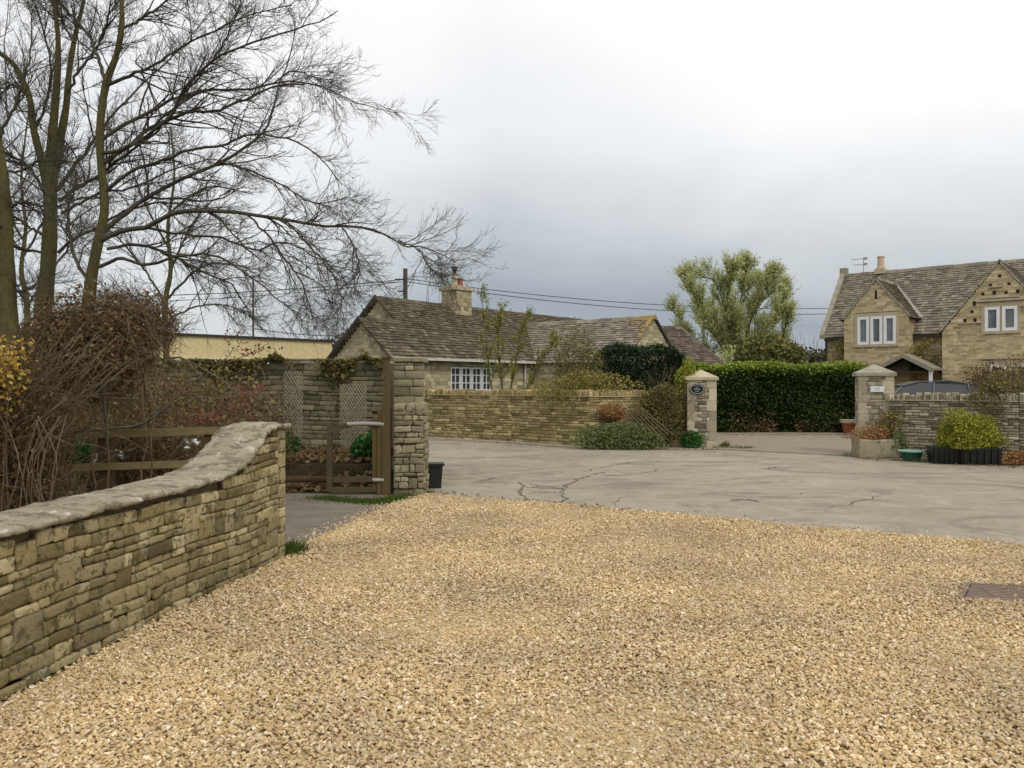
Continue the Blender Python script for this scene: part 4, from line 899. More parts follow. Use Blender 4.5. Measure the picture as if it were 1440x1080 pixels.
def gable_roof(uc,half,zr,ze_,w_back,ov=.1):
    s=(zr-ze_)/half; mb=MB()
    for sg in (1,-1):
        Su=nrm(-sg*hU+Z3*s); Nn=nrm(sg*hU*s+Z3); Lg=(half+ov)*math.hypot(1,s); o=fh.p(uc+sg*(half+ov),ze_-ov*s,w_back)
        slates(mb,o+Nn*.04,hW,Su,Nn,Lg,lambda q:[(0,.02-w_back)],course=.15,wr=(.11,.25))
        mb.add([o,o+hW*(-w_back),fh.p(uc,zr,0),fh.p(uc,zr,w_back)],[[0,1,2,3]])
    return mb
g1=gable_roof(GW/2,GW/2,ap,ze,-3.0).build('gable_roof',M['slate_light'],e)
g2=gable_roof(gac,(ga1-ga0)/2,gap_,gze,-2.7).build('gable_roof',M['slate'],e)
for a,b in ((fh.p(-4.45,zR+.08,-.55-run),fh.p(9,zR+.08,-.55-run)),(fh.p(gac,gap_+.07,-2.3),fh.p(gac,gap_+.07,-.05)),(fh.p(GW/2,ap+.07,-2.8),fh.p(GW/2,ap+.07,-.05))): mb=MB(); ridge(mb,a,b,r=.085); mb.build('ridge_tiles',M['slate_light'],ro)
# verge copings
def coping(u0,z0,u1,z1,w0,w1,th=.09,n=6):
    mb=MB()
    for i in range(n):
        a,b=i/n,(i+1)/n-.012; pa=fh.p(u0+(u1-u0)*a,z0+(z1-z0)*a,w0); pb=fh.p(u0+(u1-u0)*b,z0+(z1-z0)*b,w0); mb.prism([pa,pb,pb+Z3*th,pa+Z3*th],hW*(w1-w0),(random.random(),random.random(),.5))
    mb.build('verge_coping',M['dress_grey'],e)
coping(-.06,ze-.02,GW/2,ap+.0,-.12,.05); coping(GW+.06,ze-.02,GW/2,ap+.0,-.12,.05)
coping(ga0-.06,gze-.06,gac,gap_+.0,-.12,.05); coping(ga1+.06,gze-.06,gac,gap_+.0,-.12,.05)
mb=MB(); n=9
for i in range(n):
    a=i/n; b=(i+1)/n; w_=-.45-run*a; wb=-.45-run*b; za=3.45+rise*a+.10; zb=3.45+rise*b+.10
    o=[fh.p(-4.68,za-.12,w_),fh.p(-4.68,zb-.12,wb+.02),fh.p(-4.68,zb+.08,wb+.02),fh.p(-4.68,za+.05,w_)]; mb.prism(o,hU*.19,(random.random(),random.random(),.5))
fh.box(mb,-4.70,-4.42,zR+.02,zR+.38,-.55-run-.14,-.55-run+.14)
mb.build('end_coping',M['dress_grey'],e)
mb=MB(); # valley lead
def mainw(z): return -.55-(z-3.45)/er*1.0*(run/(rise))*er
pv=[]
for k in range(2):
    z=(gap_-.05,gze-.08)[k]; pv.append((gac+(0,(ga1-ga0)/2+.12)[k],z,-.55-(z-3.45)*run/rise))
a=fh.p(pv[0][0],pv[0][1],pv[0][2])+SN*.09; b=fh.p(pv[1][0],pv[1][1],pv[1][2])+SN*.09; mb.prism([a,b,b+hU*.13,a+hU*.13],SN*.025); mb.build('valley_flashing',M['lead'],e)
for u0,u1,z,w in ((ga1+.05,-.02,3.36,-.56),(-4.5,ga0-.05,3.36,-.56)): mb=MB(); fh.box(mb,u0,u1,z,z+.09,w,w+.10); mb.build('gutter',M['darktrim'],e)
mb=MB(); mb.tube([fh.p(-4.45,.02,-.60),fh.p(-4.45,3.36,-.56)],.04,8); mb.build('downpipe',M['darktrim'],e)
mb=MB(); mb.tube([fh.p(-.06,.02,-.60),fh.p(-.06,3.36,-.56)],.035,8); mb.build('downpipe',M['wood_grey'],e)
# chimney pot & aerial
cu=-3.05; cw=-.55-run
mb=MB(); fh.box(mb,cu-.2,cu+.2,zR+.0,zR+.22,cw-.2,cw+.2); mb.build('chimney',M['bungstone'],ro)
mb=MB(); mb.lathe(fh.p(cu,zR+.22,cw),[(.17,0),(.17,.06),(.14,.08),(.13,.46),(.15,.48),(.15,.52)],14); mb.build('chimney_pot',M['paleclay'],ro)
ae=MB(); a0=fh.p(-3.75,zR,cw); ae.tube([a0,a0+Z3*.75],.015,5)
for z,l in ((.72,.5),(.48,.42)):
    c0=a0+Z3*z; ae.tube([c0-hU*l,c0+hU*.12],.012,4); 
    for k in range(6): q=c0-hU*(l*k/5.0); ae.tube([q-hW*.12,q+hW*.12],.006,3)
    fh.box(ae,-3.75,-3.70+.1,zR+z-.05,zR+z+.05,cw-.02,cw+.02)
ae.build('aerial',M['lead'],ro)
# porch
pq=fh.hit(1270,500,1.1); pe=fh.hit(1312,520,1.1); pl=fh.hit(1238,517,1.1)
e2_=e; mb=MB(); uc,za=pq; hh=.92; zb_=za-.54
Fp=fh
for sg in (1,-1):
    a=Fp.p(uc+sg*(hh+.1),zb_,-.7); b=Fp.p(uc,za,-.7); mb.prism([a,b,b+Z3*.07,a+Z3*.07],hW*1.85)
pr_=mb.build('porch_roof',M['slate_light'],e)
for sg in (1,-1):
    mb=MB(); a=Fp.p(uc+sg*(hh+.12),zb_-.1,1.16); b=Fp.p(uc,za-.08,1.16); mb.prism([a,b,b+Z3*.12,a+Z3*.12],hW*.05); mb.build('bargeboard',M['wood_grey'],pr_)
for sg in (1,-1):
    mb=MB(); Fp.box(mb,uc+sg*hh-.05,uc+sg*hh+.05,0,zb_+.03,1.03,1.13); mb.build('porch_post',M['white'],e)
mb=MB(); Fp.box(mb,uc-hh,uc+hh,zb_-.12,zb_-.02,-.68,.98); mb.build('porch_beam',M['wood_post'],e)
bush('climber',fh.p(-.65,2.7,-.5),(.7,.35,.55),900,.06,'lf_gold','brown climbing plant over the porch of the honey stone house',cat='climber',stems=3,amp=.5)
bush('climber',fh.p(-3.75,2.7,-.5),(.35,.3,.7),700,.06,'lf_gold','brown climbing plant at the left corner of the honey stone house',cat='climber',stems=3,amp=.5)
# ------------------------------------------------------------------ car
cc=P(1316,540,24.6)*A(1,1,0); ce=empty('parked_car',cc,'silver grey car parked behind the right roadside wall','car'); yaw=-.25
cU=A(math.cos(yaw),math.sin(yaw),0); cW=A(cU[1],-cU[0],0); fcar=FR(cc,cU,cW)
def car_loft(prof,ws):
    mb=MB(); n=len(prof); V=[]
    for k,(wk,sc2) in enumerate(ws):
        for (x,z) in prof: V.append(fcar.p(x,z if sc2==1 else z,wk))
    return V
body=[(-2.1,.35),(-2.15,.6),(-2.05,.95),(-1.5,1.05),(1.3,1.08),(1.95,.98),(2.15,.75),(2.12,.35)]
mb=MB(); mb.prism([fcar.p(x,z,-.85) for x,z in body],cW*1.7); 
roof=[(-1.55,1.05),(-1.1,1.5),(-.6,1.64),(.2,1.66),(.9,1.56),(1.65,1.08)]
top=[(-.95,1.52),(-.6,1.62),(.2,1.655),(.85,1.55)]
n=len(roof); V=[fcar.p(x,z,w*(1 if z<1.2 else .82)) for w in (-.82,.82) for x,z in roof]
gr=MB(); gr.add(V,[list(range(n)),list(range(2*n-1,n-1,-1))]+[[i,i+n,i+1+n,i+1] for i in range(n-1)]); 
bo=mb.build('body',M['carpaint'],ce)
go_=gr.build('glasshouse',M['glass'],ce)
mb=MB(); rt=[(-1.05,1.53),(-.6,1.655),(.2,1.68),(.95,1.56)]; n=4; V=[fcar.p(x,z+dz,w) for w in (-.70,.70) for dz in (0,.03) for x,z in rt]
mb.add(V,[[i,i+1,4+i+1,4+i] for i in range(3)]+[[8+i,12+i,13+i,9+i] for i in range(3)]+[[4+i,5+i,13+i,12+i] for i in range(3)]+[[i,8+i,9+i,i+1] for i in range(3)]+[[0,4,12,8],[3,11,15,7]]); mb.build('roof',M['carpaint'],ce)
for x0,z0_,x1_,z1_ in ((-1.55,1.05,-1.08,1.52),(-.25,1.06,-.2,1.64),(.75,1.06,.7,1.6),(1.62,1.08,.93,1.56)):
    for sg in (-1,1):
        mb=MB(); mb.tube([fcar.p(x0,z0_,sg*.83),fcar.p(x1_,z1_,sg*.69)],.03,5,ref=cW); mb.build('pillar_trim',M['carpaint'],ce)
for x in (-1.35,1.35):
    for sg in (-1,1):
        mb=MB(); c0=fcar.p(x,.32,sg*.80); ang=np.arange(16)*math.pi/8
        mb.prism([c0+cU*.32*math.cos(a)+Z3*.32*math.sin(a) for a in ang],cW*.12*sg); wh=mb.build('wheel',M['rubber'],ce)
        mb=MB(); mb.prism([c0+cW*.12*sg+cU*.19*math.cos(a)+Z3*.19*math.sin(a) for a in ang],cW*.01*sg); mb.build('rim',M['lead'],wh)
for sg in (-1,1): mb=MB(); fcar.box(mb,1.0,1.2,1.05,1.18,sg*.9-.06,sg*.9+.06); mb.build('wing_mirror',M['carpaint'],ce)
# ------------------------------------------------------------------ planters on the right
tc_=G(1238,645)+A(0,.25,0)
e=empty('stone_trough',tc_,'old rough stone trough of orange sedum at the foot of the right pillar','planter'); mb=MB(); TV,TF=T4
q=shape(T4,.44,.22,.2,.03); q+=rng.normal(0,.006,q.shape); mb.add(q+tc_+A(0,0,.2),TF); mb.build('trough',M['stubstone'],e,smooth=True)
bush('sedum',tc_+A(-.02,0,.47),(.40,.2,.20),1700,.03,'lf_orange','rusty orange sedum mound filling the stone trough',cat='plant',stems=3,zmin=.38,up=.8)
bush('trailing_plant',tc_+A(.42,-.12,.28),(.22,.16,.26),900,.035,'lf_juniper','grey green plant trailing from the right end of the stone trough',cat='plant',stems=4)
bush('bush',tc_+A(.38,.05,.75),(.28,.15,.35),700,.035,'lf_gold','sparse yellowish stems rising behind the stone trough',cat='plant',stems=9,zmin=.1,amp=.5,twigs=60)
bc=G(1290,650)+A(0,.25,0); e=empty('green_bowl',bc,'shallow green glazed bowl planter between the trough and the black box','planter')
mb=MB(); mb.lathe(bc,[(.14,0),(.16,.02),(.22,.20),(.23,.20),(.16,.16)],24); mb.build('bowl',M['green_glaze'],e,smooth=True)
mb=MB(); mb.lathe(bc,[(.215,.195),(.265,.20),(.265,.225),(.215,.225)],24); mb.build('rim',plain_noise_mat('green_pale',(.30,.48,.40),(.22,.40,.33),6,.5),e)
mb=MB(); mb.lathe(bc,[(.205,.15),(.205,.19)],20); mb.build('earth',M['soil'],e)
for i,(px,w,lab) in enumerate(((1338,.56,'left black plastic box planter under the lime green shrub'),(1386,.74,'right larger black plastic box planter under the lime green shrub'))):
    c0=G(px,653.5+i*1.5)+A(0,.27,0); e=empty('box_planter',c0,lab,'planter','pair of black box planters')
    mb=MB(); frustum(mb,c0,w*.92,.36,w,.42,0,.31,-.2); mb.build('box',M['black_plastic'],e); mb=MB(); frustum(mb,c0,w+.03,.44,w+.03,.44,.31,.34,-.2); mb.build('rim',M['black_plastic'],e)
    mb=MB(); 
    for k in range(6):
        x=-w*.42+k*w*.84/5; ca,sa=math.cos(-.2),math.sin(-.2); o=c0+A(x*ca,x*sa,0)+A(-sa,ca,0)*-.21; mb.abox(o[0]-.008,o[0]+.008,o[1]-.02,o[1]+.02,.02,.305)
    mb.build('ribs',M['black_plastic'],e)
bush('lime_shrub',G(1366,654)+A(0,.22,.60),(.58,.38,.42),6800,.034,'lf_lime','bright lime green shrub spreading over the black box planters',stems=8,amp=.5,zmin=.3,twigs=120)
bush('sedum',G(1434,656)+A(.05,.2,.14),(.28,.16,.15),700,.035,'lf_orange','low orange plant at the wall foot right of the black planters',cat='plant',stems=3)
bush('wall_shrub',G(1440,655)+A(.2,.75,1.35),(.85,.45,.50),4200,.04,'lf_bramble','dark twiggy shrub hanging over the right roadside wall',stems=9,amp=.5,zmin=.6,twigs=500)
bush('rose_bush',P(1410,536,20.0),(.80,.5,.40),2300,.04,'lf_dead','brown flowering bush behind the right roadside wall below the window',stems=9,amp=.5,zmin=.1,twigs=500)
bush('rose_bush',P(1378,533,24)+A(0,0,-.05),(.45,.4,.35),500,.045,'lf_olive','olive bush between the car and the house',stems=6,amp=.5,zmin=.1,twigs=200)
tp=G(1199,610)+A(0,.25,0); e=empty('terracotta_pot',tp,'terracotta flower pot in front of the hedge by the right pillar','flower pot')
mb=MB(); mb.lathe(tp,[(.18,0),(.245,.34),(.25,.34)],20); mb.build('pot',M['terracotta'],e); mb=MB(); mb.lathe(tp,[(.25,.335),(.29,.34),(.30,.44),(.25,.44)],20); mb.build('rim',M['paleclay'],e); mb=MB(); mb.lathe(tp,[(.23,.40),(.23,.43)],16); mb.build('earth',M['soil'],e)
# ------------------------------------------------------------------ hedges & shrubs, middle
def box_pts(x0,x1,y0,y1,z0,z1,n,amp=.08,depth=.25):
    ax=rng.random(n); W_,D_,H_=x1-x0,y1-y0,z1-z0; aF=W_*H_; aT=W_*D_*1.4; aS=D_*H_*2; s=aF+aT+aS; r=rng.random(n)*s
    x=rng.uniform(x0,x1,n);y=rng.uniform(y0,y1,n);z=rng.uniform(z0,z1,n); k=np.abs(rng.normal(0,1,n))*depth*.6
    lump=amp*(np.sin(x*2.3+z*1.1)+np.sin(z*3.7+x*1.3+y)+np.sin(x*5.1+y*4))
    f=r<aF; y[f]=(y0+k+lump)[f]; g=(r>=aF)&(r<aF+aT); z[g]=(z1-k*.7+lump*.7)[g]; h=r>=aF+aT; sd=rng.random(n)<.5; x[h]=np.where(sd,x0+k+lump,x1-k-lump)[h]
    return np.stack([x,y,z],1)
def hedge(name,x0,x1,y0,y1,z0,z1,n,size,mat,label,topbright,rnd=.0):
    e=empty(name,((x0+x1)/2,(y0+y1)/2,0),label,'hedge'); p=box_pts(x0,x1,y0,y1,z0,z1,n)
    if rnd:
        cx=(x0+x1)/2; p[:,2]-=rnd*np.clip(np.abs(p[:,0]-cx)/((x1-x0)/2)-.55,0,1)**1.5*(p[:,2]-z0)
    col=rng.random((n,3)); 
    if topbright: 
        h=np.clip((p[:,2]-(z1-.38))/.3+rng.normal(0,.2,n),0,1); col[:,0]=col[:,0]*(.42)*(1-h)+h*(.55+.45*col[:,0])  # fresh growth on top; top light and darker faces are also tinted in
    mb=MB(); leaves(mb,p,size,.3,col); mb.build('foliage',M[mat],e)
    if topbright: m=3200; q=np.stack([rng.uniform(x0,x1,m),y0+rng.normal(0,.07,m),np.abs(rng.normal(0,.28,m))+.02],1); q=q[(np.sin(q[:,0]*2.6)+np.sin(q[:,0]*5.9+2)+rng.normal(0,.5,m))>-.2]; mb=MB(); leaves(mb,q,.05); mb.build('dead_leaves',M['lf_dead'],e)
    # inner twigs and an added near-black box, there to block light
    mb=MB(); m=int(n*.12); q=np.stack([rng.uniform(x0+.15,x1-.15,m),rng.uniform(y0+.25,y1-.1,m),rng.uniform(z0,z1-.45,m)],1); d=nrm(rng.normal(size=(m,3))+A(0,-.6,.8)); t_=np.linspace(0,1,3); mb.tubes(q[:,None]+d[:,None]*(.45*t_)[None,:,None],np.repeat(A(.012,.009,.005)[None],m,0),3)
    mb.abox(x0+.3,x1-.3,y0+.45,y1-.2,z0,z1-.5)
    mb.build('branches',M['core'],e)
    return e
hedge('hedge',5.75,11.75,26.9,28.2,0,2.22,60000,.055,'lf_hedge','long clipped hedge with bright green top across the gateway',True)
hedge('clipped_shrub',2.55,5.15,24.2,25.8,0,2.72,22000,.05,'lf_conifer','dark green clipped evergreen between the wall and the bungalow wing',False,rnd=.35)
bush('golden_shrub',P(822,546,21.4),(.95,.5,.42),5200,.04,'lf_gold','mossy gold shrub spilling over the roadside wall',stems=6,amp=.4,zmin=.3,twigs=300)
bush('golden_shrub',P(812,512,23.0),(.7,.5,.75),2600,.045,'lf_olive','loose olive brown shrub left of the dark clipped evergreen',stems=9,amp=.5,zmin=.3,twigs=500)
bush('olive_shrub',G(935,629)+A(-.05,.15,.92),(.52,.40,.76),10500,.035,'lf_olive','tall olive green shrub growing up the wall left of the oval sign',stems=9,amp=.45,zmin=.0,twigs=600,stem_r=.02)
bush('olive_shrub',P(966,528,20.9),(.26,.25,.36),1100,.04,'lf_lime','yellow green shoots showing just left of the sign pillar cap',stems=4,amp=.5,zmin=.3)
bush('juniper',G(875,632)+A(0,.1,.28),(1.02,.34,.36),9000,.035,'lf_juniper','low spreading grey green juniper at the foot of the roadside wall',stems=6,amp=.35)
bush('heather',G(862,630)+A(0,.05,.88),(.36,.2,.22),1500,.035,'lf_orange','rusty orange foliage above the juniper against the wall',cat='plant',stems=4)
bush('bright_plant',G(972,630)+A(0,.05,.2),(.30,.2,.24),1500,.04,'lf_green','vivid green leafy clump at the base of the sign pillar',cat='plant',stems=3)
bush('fern',P(1020,627,20.9),(.12,.1,.12),200,.03,'lf_olive','tiny olive weed by the right edge of the sign pillar',cat='plant',stems=2)
# leaning sticks by the wall
e=MB(); 
for i in range(7): e.tube([P(866+i*5,562+i*1,20.0),P(905+i*7,612,19.9)],.012,5)
o=e.build('leaning_canes',M['twig_pale']); tag(o,'thin pale canes leaning against the wall beside the orange foliage','canes')
# small green tree against bungalow
def leafy_tree(name,limbs,label,barkm,leafm,nleaf,lsize,m1,L1,m2,L2,trop,group=None,rtr=.1,tri=(.003),sub=(.0,),cat='tree',ang1=.5,ang2=.5,m3=0,L3=.4,wander=.1,tm0=.25):
    base=limbs[0][0][0]; e=empty(name,A(base[0],base[1],0),label,cat,group)
    Pm=[];Rm=[]
    for pts,r0,r1 in limbs:
        q=poly_limb(pts,14); Pm.append(q); Rm.append(np.linspace(r0,r1,14))
    Pm=np.array(Pm);Rm=np.array(Rm)
    tb=MB(); tb.tubes(Pm,Rm,8); tb.build('trunk',M[barkm],e,smooth=True)
    P1,R1=spawn(Pm,Rm,m1,tm0,ang1,L1,7,wander,trop,rf=.55,rmin=tri*1.6)
    P2,R2=spawn(P1,R1,m2,.15,ang2,L2,5,wander,trop,rf=.6,rmin=tri)
    cb=MB(); cb.tubes(P1,R1,4); cb.tubes(P2,R2,3); src=[P1,P2]
    if m3: P3,R3=spawn(P2,R2,m3,.1,ang2,L3,4,wander,trop,rf=.7,rmin=tri*.8); cb.tubes(P3,R3,3); src=[P2,P3]
    cb.build('branches',M[barkm],e)
    if nleaf:
        lb=MB(); S=np.concatenate([s.reshape(-1,3) for s in src]); idx=rng.integers(0,len(S),nleaf); leaves(lb,S[idx]+rng.normal(0,lsize*.8,(nleaf,3)),lsize,.2,elong=2.0); lb.build('leaves',M[leafm],e)
    return e
def PL(l,d,dd=0): return [P(x,y,d+dd*i) for i,(x,y) in enumerate(l)]
D=23.8
leafy_tree('garden_tree',[(PL([(705,600),(706,540),(700,480),(706,432)],D),.035,.008),(PL([(704,590),(690,540),(684,480),(676,405)],D,.05),.03,.006),(PL([(706,590),(722,530),(730,480),(738,450)],D,-.05),.03,.006),(PL([(708,600),(745,540),(765,500),(775,480)],D,.1),.03,.006)],
    'slender tree with fresh green leaves in front of the bungalow window','bark_willow','lf_tree',3400,.038,16,.75,6,.45,A(0,0,.1),tri=.004)
D=42
leafy_tree('willow_tree',[(PL([(1030,530),(1020,490),(1003,462),(980,425),(962,396)],D,.4),.055,.015),(PL([(1034,530),(1030,470),(1018,430),(1004,395),(985,390)],D,-.3),.05,.015),(PL([(1036,530),(1036,460),(1044,410),(1050,384)],D,.2),.06,.015),
    (PL([(1038,530),(1052,465),(1068,420),(1082,396)],D,-.4),.05,.015),(PL([(1040,530),(1068,485),(1090,450),(1102,415)],D,.3),.05,.015),(PL([(1034,530),(1034,480),(1024,420),(1026,390)],D,-.6),.05,.015),
    (PL([(1028,530),(1000,505),(968,480),(950,440)],D,.5),.055,.015),(PL([(1042,530),(1072,508),(1096,488),(1106,455)],D,-.5),.055,.015),(PL([(1036,530),(1058,490),(1062,450),(1066,400)],D,.8),.055,.015),(PL([(1032,530),(1010,480),(990,450),(975,410)],D,-.8),.055,.015)],
    'tall willow with fresh yellow green leaves behind the hedge','bark_willow','lf_willow',52000,.054,24,1.75,10,1.05,A(0,0,.13),tri=.007,m3=4,L3=.7,ang1=.42,ang2=.42,tm0=.12)
bush('round_bush',P(1050,520,40),(1.7,1.0,1.0),4500,.10,'lf_willow','pale green undergrowth round the willow trunk',stems=6,amp=.5)
bush('round_bush',P(1085,515,39),(1.7,1.2,1.3),6000,.13,'lf_olive','dark green bushy shrub at the foot of the willow',stems=6,amp=.4)
bush('distant_bush',P(1140,525,60),(2.4,1.5,2.0),3500,.2,'lf_far','hazy grey brown bush left of the honey stone house',stems=8,amp=.5,twigs=300,stem_r=.05)
bush('distant_tree',P(478,520,60),(4.2,3,3.2),9000,.2,'lf_far','dull green tree crown between the cream building and bungalow roof',cat='tree',stems=8,amp=.5,twigs=300,stem_r=.06)
bush('distant_tree',P(395,520,75),(5,3,2.6),6000,.2,'lf_far','low grey tree crown just over the cream building',cat='tree',stems=8,amp=.5,twigs=300,stem_r=.06)
# far field hedgerow
mb=MB(); n=30000; x=rng.uniform(-260,260,n); z=rng.random(n)*(3.2+1.5*np.sin(x*.05)+1.0*np.sin(x*.21)); y=230+rng.normal(0,4,n)+.02*x
leaves(mb,np.stack([x,y,np.abs(z)],1),1.1); o=mb.build('hedgerow',M['lf_far']); tag(o,'far field hedgerow on the horizon','hedgerow',kind='stuff')
fl=[]
for a,b,m in ((G(620,619),G(830,631),160),(G(830,632),G(1010,633),260),(G(1020,612),G(1190,612),200),(G(1215,646),G(1440,658),300),(G(605,692),G(1000,730),120)):
    q=rng.random((m,1)); p=a*(1-q)+b*q; p[:,:2]+=rng.normal(0,.12,(m,2)); p[:,2]=.016+rng.random(m)*.012; fl.append(p)
mb=MB(); fl=np.concatenate(fl); leaves(mb,fl,.035,3.0); o=mb.build('fallen_leaves',M['lf_dead']); tag(o,'scattered small fallen leaves along the road edges and wall feet','fallen leaves',kind='stuff')
# ------------------------------------------------------------------ poles and wires
pb=P(570,540,45)*A(1,1,0); e=empty('utility_pole',pb,'wooden utility pole rising behind the bungalow roof','utility pole')
mb=MB(); mb.tube([pb,pb+A(0,0,7.95)],[.15,.12],10); mb.build('pole',M['wood_grey_dark'],e,smooth=True)
z=7.3
for l_,z_ in ((.55,z),(.4,z-.65)): mb=MB(); mb.abox(pb[0]-l_,pb[0],pb[1]-.2,pb[1]-.1,z_,z_+.07); mb.build('bracket',M['darktrim'],e)
p3=P(356,540,38)*A(1,1,0); e=empty('utility_pole',p3,'very thin far pole seen over the cream building through branches','utility pole'); mb=MB(); mb.tube([p3,P(356,388,38)],[.05,.04],8); mb.build('pole',M['wood_post'],e)
def wire(a,b,sag,r,label,grp='overhead wires'):
    t_=np.linspace(0,1,24)[:,None]; q=a*(1-t_)+b*t_; q[:,2]-=(4*sag*t_*(1-t_))[:,0]; mb=MB(); mb.tube(q,r,4); o=mb.build('overhead_wire',M['darktrim']); tag(o,label,'wire',grp)
wire(P(566,393,44.8),P(-150,412,40),.5,.022,'upper overhead wire running left from the utility pole into the bare tree')
wire(P(566,396,44.8),P(-150,425,38),.5,.016,'second overhead wire running left just below the upper one')
wire(P(572,392,45),P(1480,408,60),1.5,.02,'upper of the wires running right from the pole past the willow')
wire(P(572,396,45),P(1480,414,58),1.6,.02,'lower of the wires running right from the pole past the willow')
wire(P(356,462,38),P(520,470,50),.2,.02,'low wire running right from the very thin far pole')
wire(P(566,400,44.8),P(528,440,31),.1,.012,'service wire dropping from the pole to the left gable of the bungalow')
# ------------------------------------------------------------------ big bare trees on the left
def bare_tree(name,label,d,trunk,limbs,seed,dens=1.0,L2=1.5,L3=.75,L4=.32,tri=.0024,bare_base=None,dscale=1.0,k4=8,trop=A(0,0,0)):
    global rng
    rr=np.random.default_rng(seed)
    base=P(*trunk[0][0][0][:2],d); base[2]=0
    e=empty(name,base,label,'tree')
    tb=MB(); Pm=[];Rm=[];Ls=[]
    def limb3(pts,dd):
        n=len(pts); x0=pts[0][0]; out=[]
        for i,p in enumerate(pts): out.append(P(p[0],p[1],d+dd*(abs(p[0]-x0)+abs(p[1]-pts[0][1]))/300.0*dscale))
        return out
    for pts,dd in trunk:
        q=poly_limb(limb3(pts,dd),26); r=np.interp(np.linspace(0,len(pts)-1,26),range(len(pts)),[p[2] for p in pts])/F*d; 
        r=r*.76*(1+.05*np.sin(np.arange(26)*1.7+seed)); 
        if q[0][2]>.3 and pts[0][1]>440: q=np.concatenate([[A(q[0][0],q[0][1],-.05)],q[1:]]); r[0]*=1.3
        tb.tube(q,r,12,(.5,.5,.5)); Pm.append(poly_limb(q,20)); Rm.append(np.interp(np.linspace(0,1,20),np.linspace(0,1,26),r)); Ls.append(None)
    tb.build('trunk',M['bark_moss'],e,smooth=True)
    cb=MB(); G1=[];GR=[];
    for pts,dd in limbs:
        q=poly_limb(limb3(pts,dd),26); q[3:]+=rr.normal(0,.010,(23,3)); r=np.interp(np.linspace(0,len(pts)-1,26),range(len(pts)),[p[2] for p in pts])/F*d
        r=np.maximum(r*.60,.006); cb.tube(q,r,7,(rr.random(),.5,.5)); G1.append(q); GR.append(r)
    cb.build('limbs',M['twig'],e,smooth=True)
    G1=np.array(G1);GR=np.array(GR)
    cb=MB()
    P2,R2=spawn(G1,GR,int(17*dens),.15,.62,L2,9,.13,trop+A(0,0,.02),rf=.62,rmin=tri*1.9,endtrop=trop+A(0,0,-.05),tpow=.8)
    Pt,Rt=spawn(np.array(Pm),np.array(Rm)*.35,int(14*dens),.3,.9,L2*1.2,9,.13,trop+A(0,0,.05),rf=.5,rmin=tri*1.9)
    P2=np.concatenate([P2,Pt]);R2=np.concatenate([R2,Rt])
    P3,R3=spawn(P2,R2,int(7*dens),.12,.6,L3,7,.14,trop+A(0,0,.02),rf=.6,rmin=tri*1.3,endtrop=A(0,0,.06))
    P4,R4=spawn(P3,R3,k4,.1,.6,L4,5,.15,A(0,0,.04),rf=.65,rmin=tri,taper=.5)
    P5,R5=spawn(G1,GR,int(34*dens),.25,.7,L3*.9,6,.15,A(0,0,.03),rf=.25,rmin=tri*1.2)
    P6,R6=spawn(P5,R5,k4,.1,.6,L4,5,.15,A(0,0,.04),rf=.65,rmin=tri,taper=.5)
    cb.tubes(P2,R2,5); cb.tubes(P3,R3,4); cb.tubes(P5,R5,3)
    cb.tubes(P4,R4,3); cb.tubes(P6,R6,3)
    cb.build('crown',M['twig'],e)
    return e
bare_tree('bare_tree','mossy green bare tree with forked trunk just behind the brown tangle',14,
 [([(58,520,17),(62,430,15),(68,370,13),(71,300,12),(70,245,11),(73,200,8),(79,130,6.5),(82,60,4.5),(76,0,3.5),(72,-60,2.5)],0),
  ([(72,262,9),(84,200,7.5),(93,150,6),(98,95,5),(108,40,4),(118,0,3),(126,-60,2)],.5),
  ([(66,262,8),(58,225,6.5),(47,180,6),(42,140,5.5),(28,105,5),(10,82,4),(-40,50,2.5)],-.5)],
 [([(80,268,5),(102,238,4.5),(126,205,4),(150,172,3),(180,140,2.5),(220,100,2),(262,60,1.4),(300,10,.9)],1.0),
  ([(84,282,4.5),(112,262,4),(140,246,3.5),(180,215,3),(225,180,2.3),(260,130,1.8),(290,80,1.2)],-1.0),
  ([(86,300,4),(115,285,3.5),(140,272,3),(190,262,2.5),(240,240,2),(290,225,1.4),(330,230,.9)],1.3),
  ([(82,355,4),(105,335,3.5),(135,322,3),(170,300,2.5),(220,285,2),(270,290,1.4),(320,310,.8)],-.8),
  ([(62,270,4),(40,235,3.5),(10,215,3),(-30,185,2)],.6),([(60,330,4),(40,318,3),(10,300,2.5),(-30,290,2)],-.5),([(60,355,3.5),(30,350,3),(0,340,2.4),(-40,350,2)],.5),
  ([(48,185,3.5),(62,150,3),(72,100,2.5),(60,40,2),(40,-20,1.2)],.6),([(95,130,3.5),(115,95,3),(140,60,2.4),(155,10,1.6),(160,-40,1)],-.8),([(104,60,3),(85,25,2.4),(70,-20,1.6)],.6),([(42,140,3),(20,120,2.2),(-10,130,1.5)],.8)],3,dens=.92)
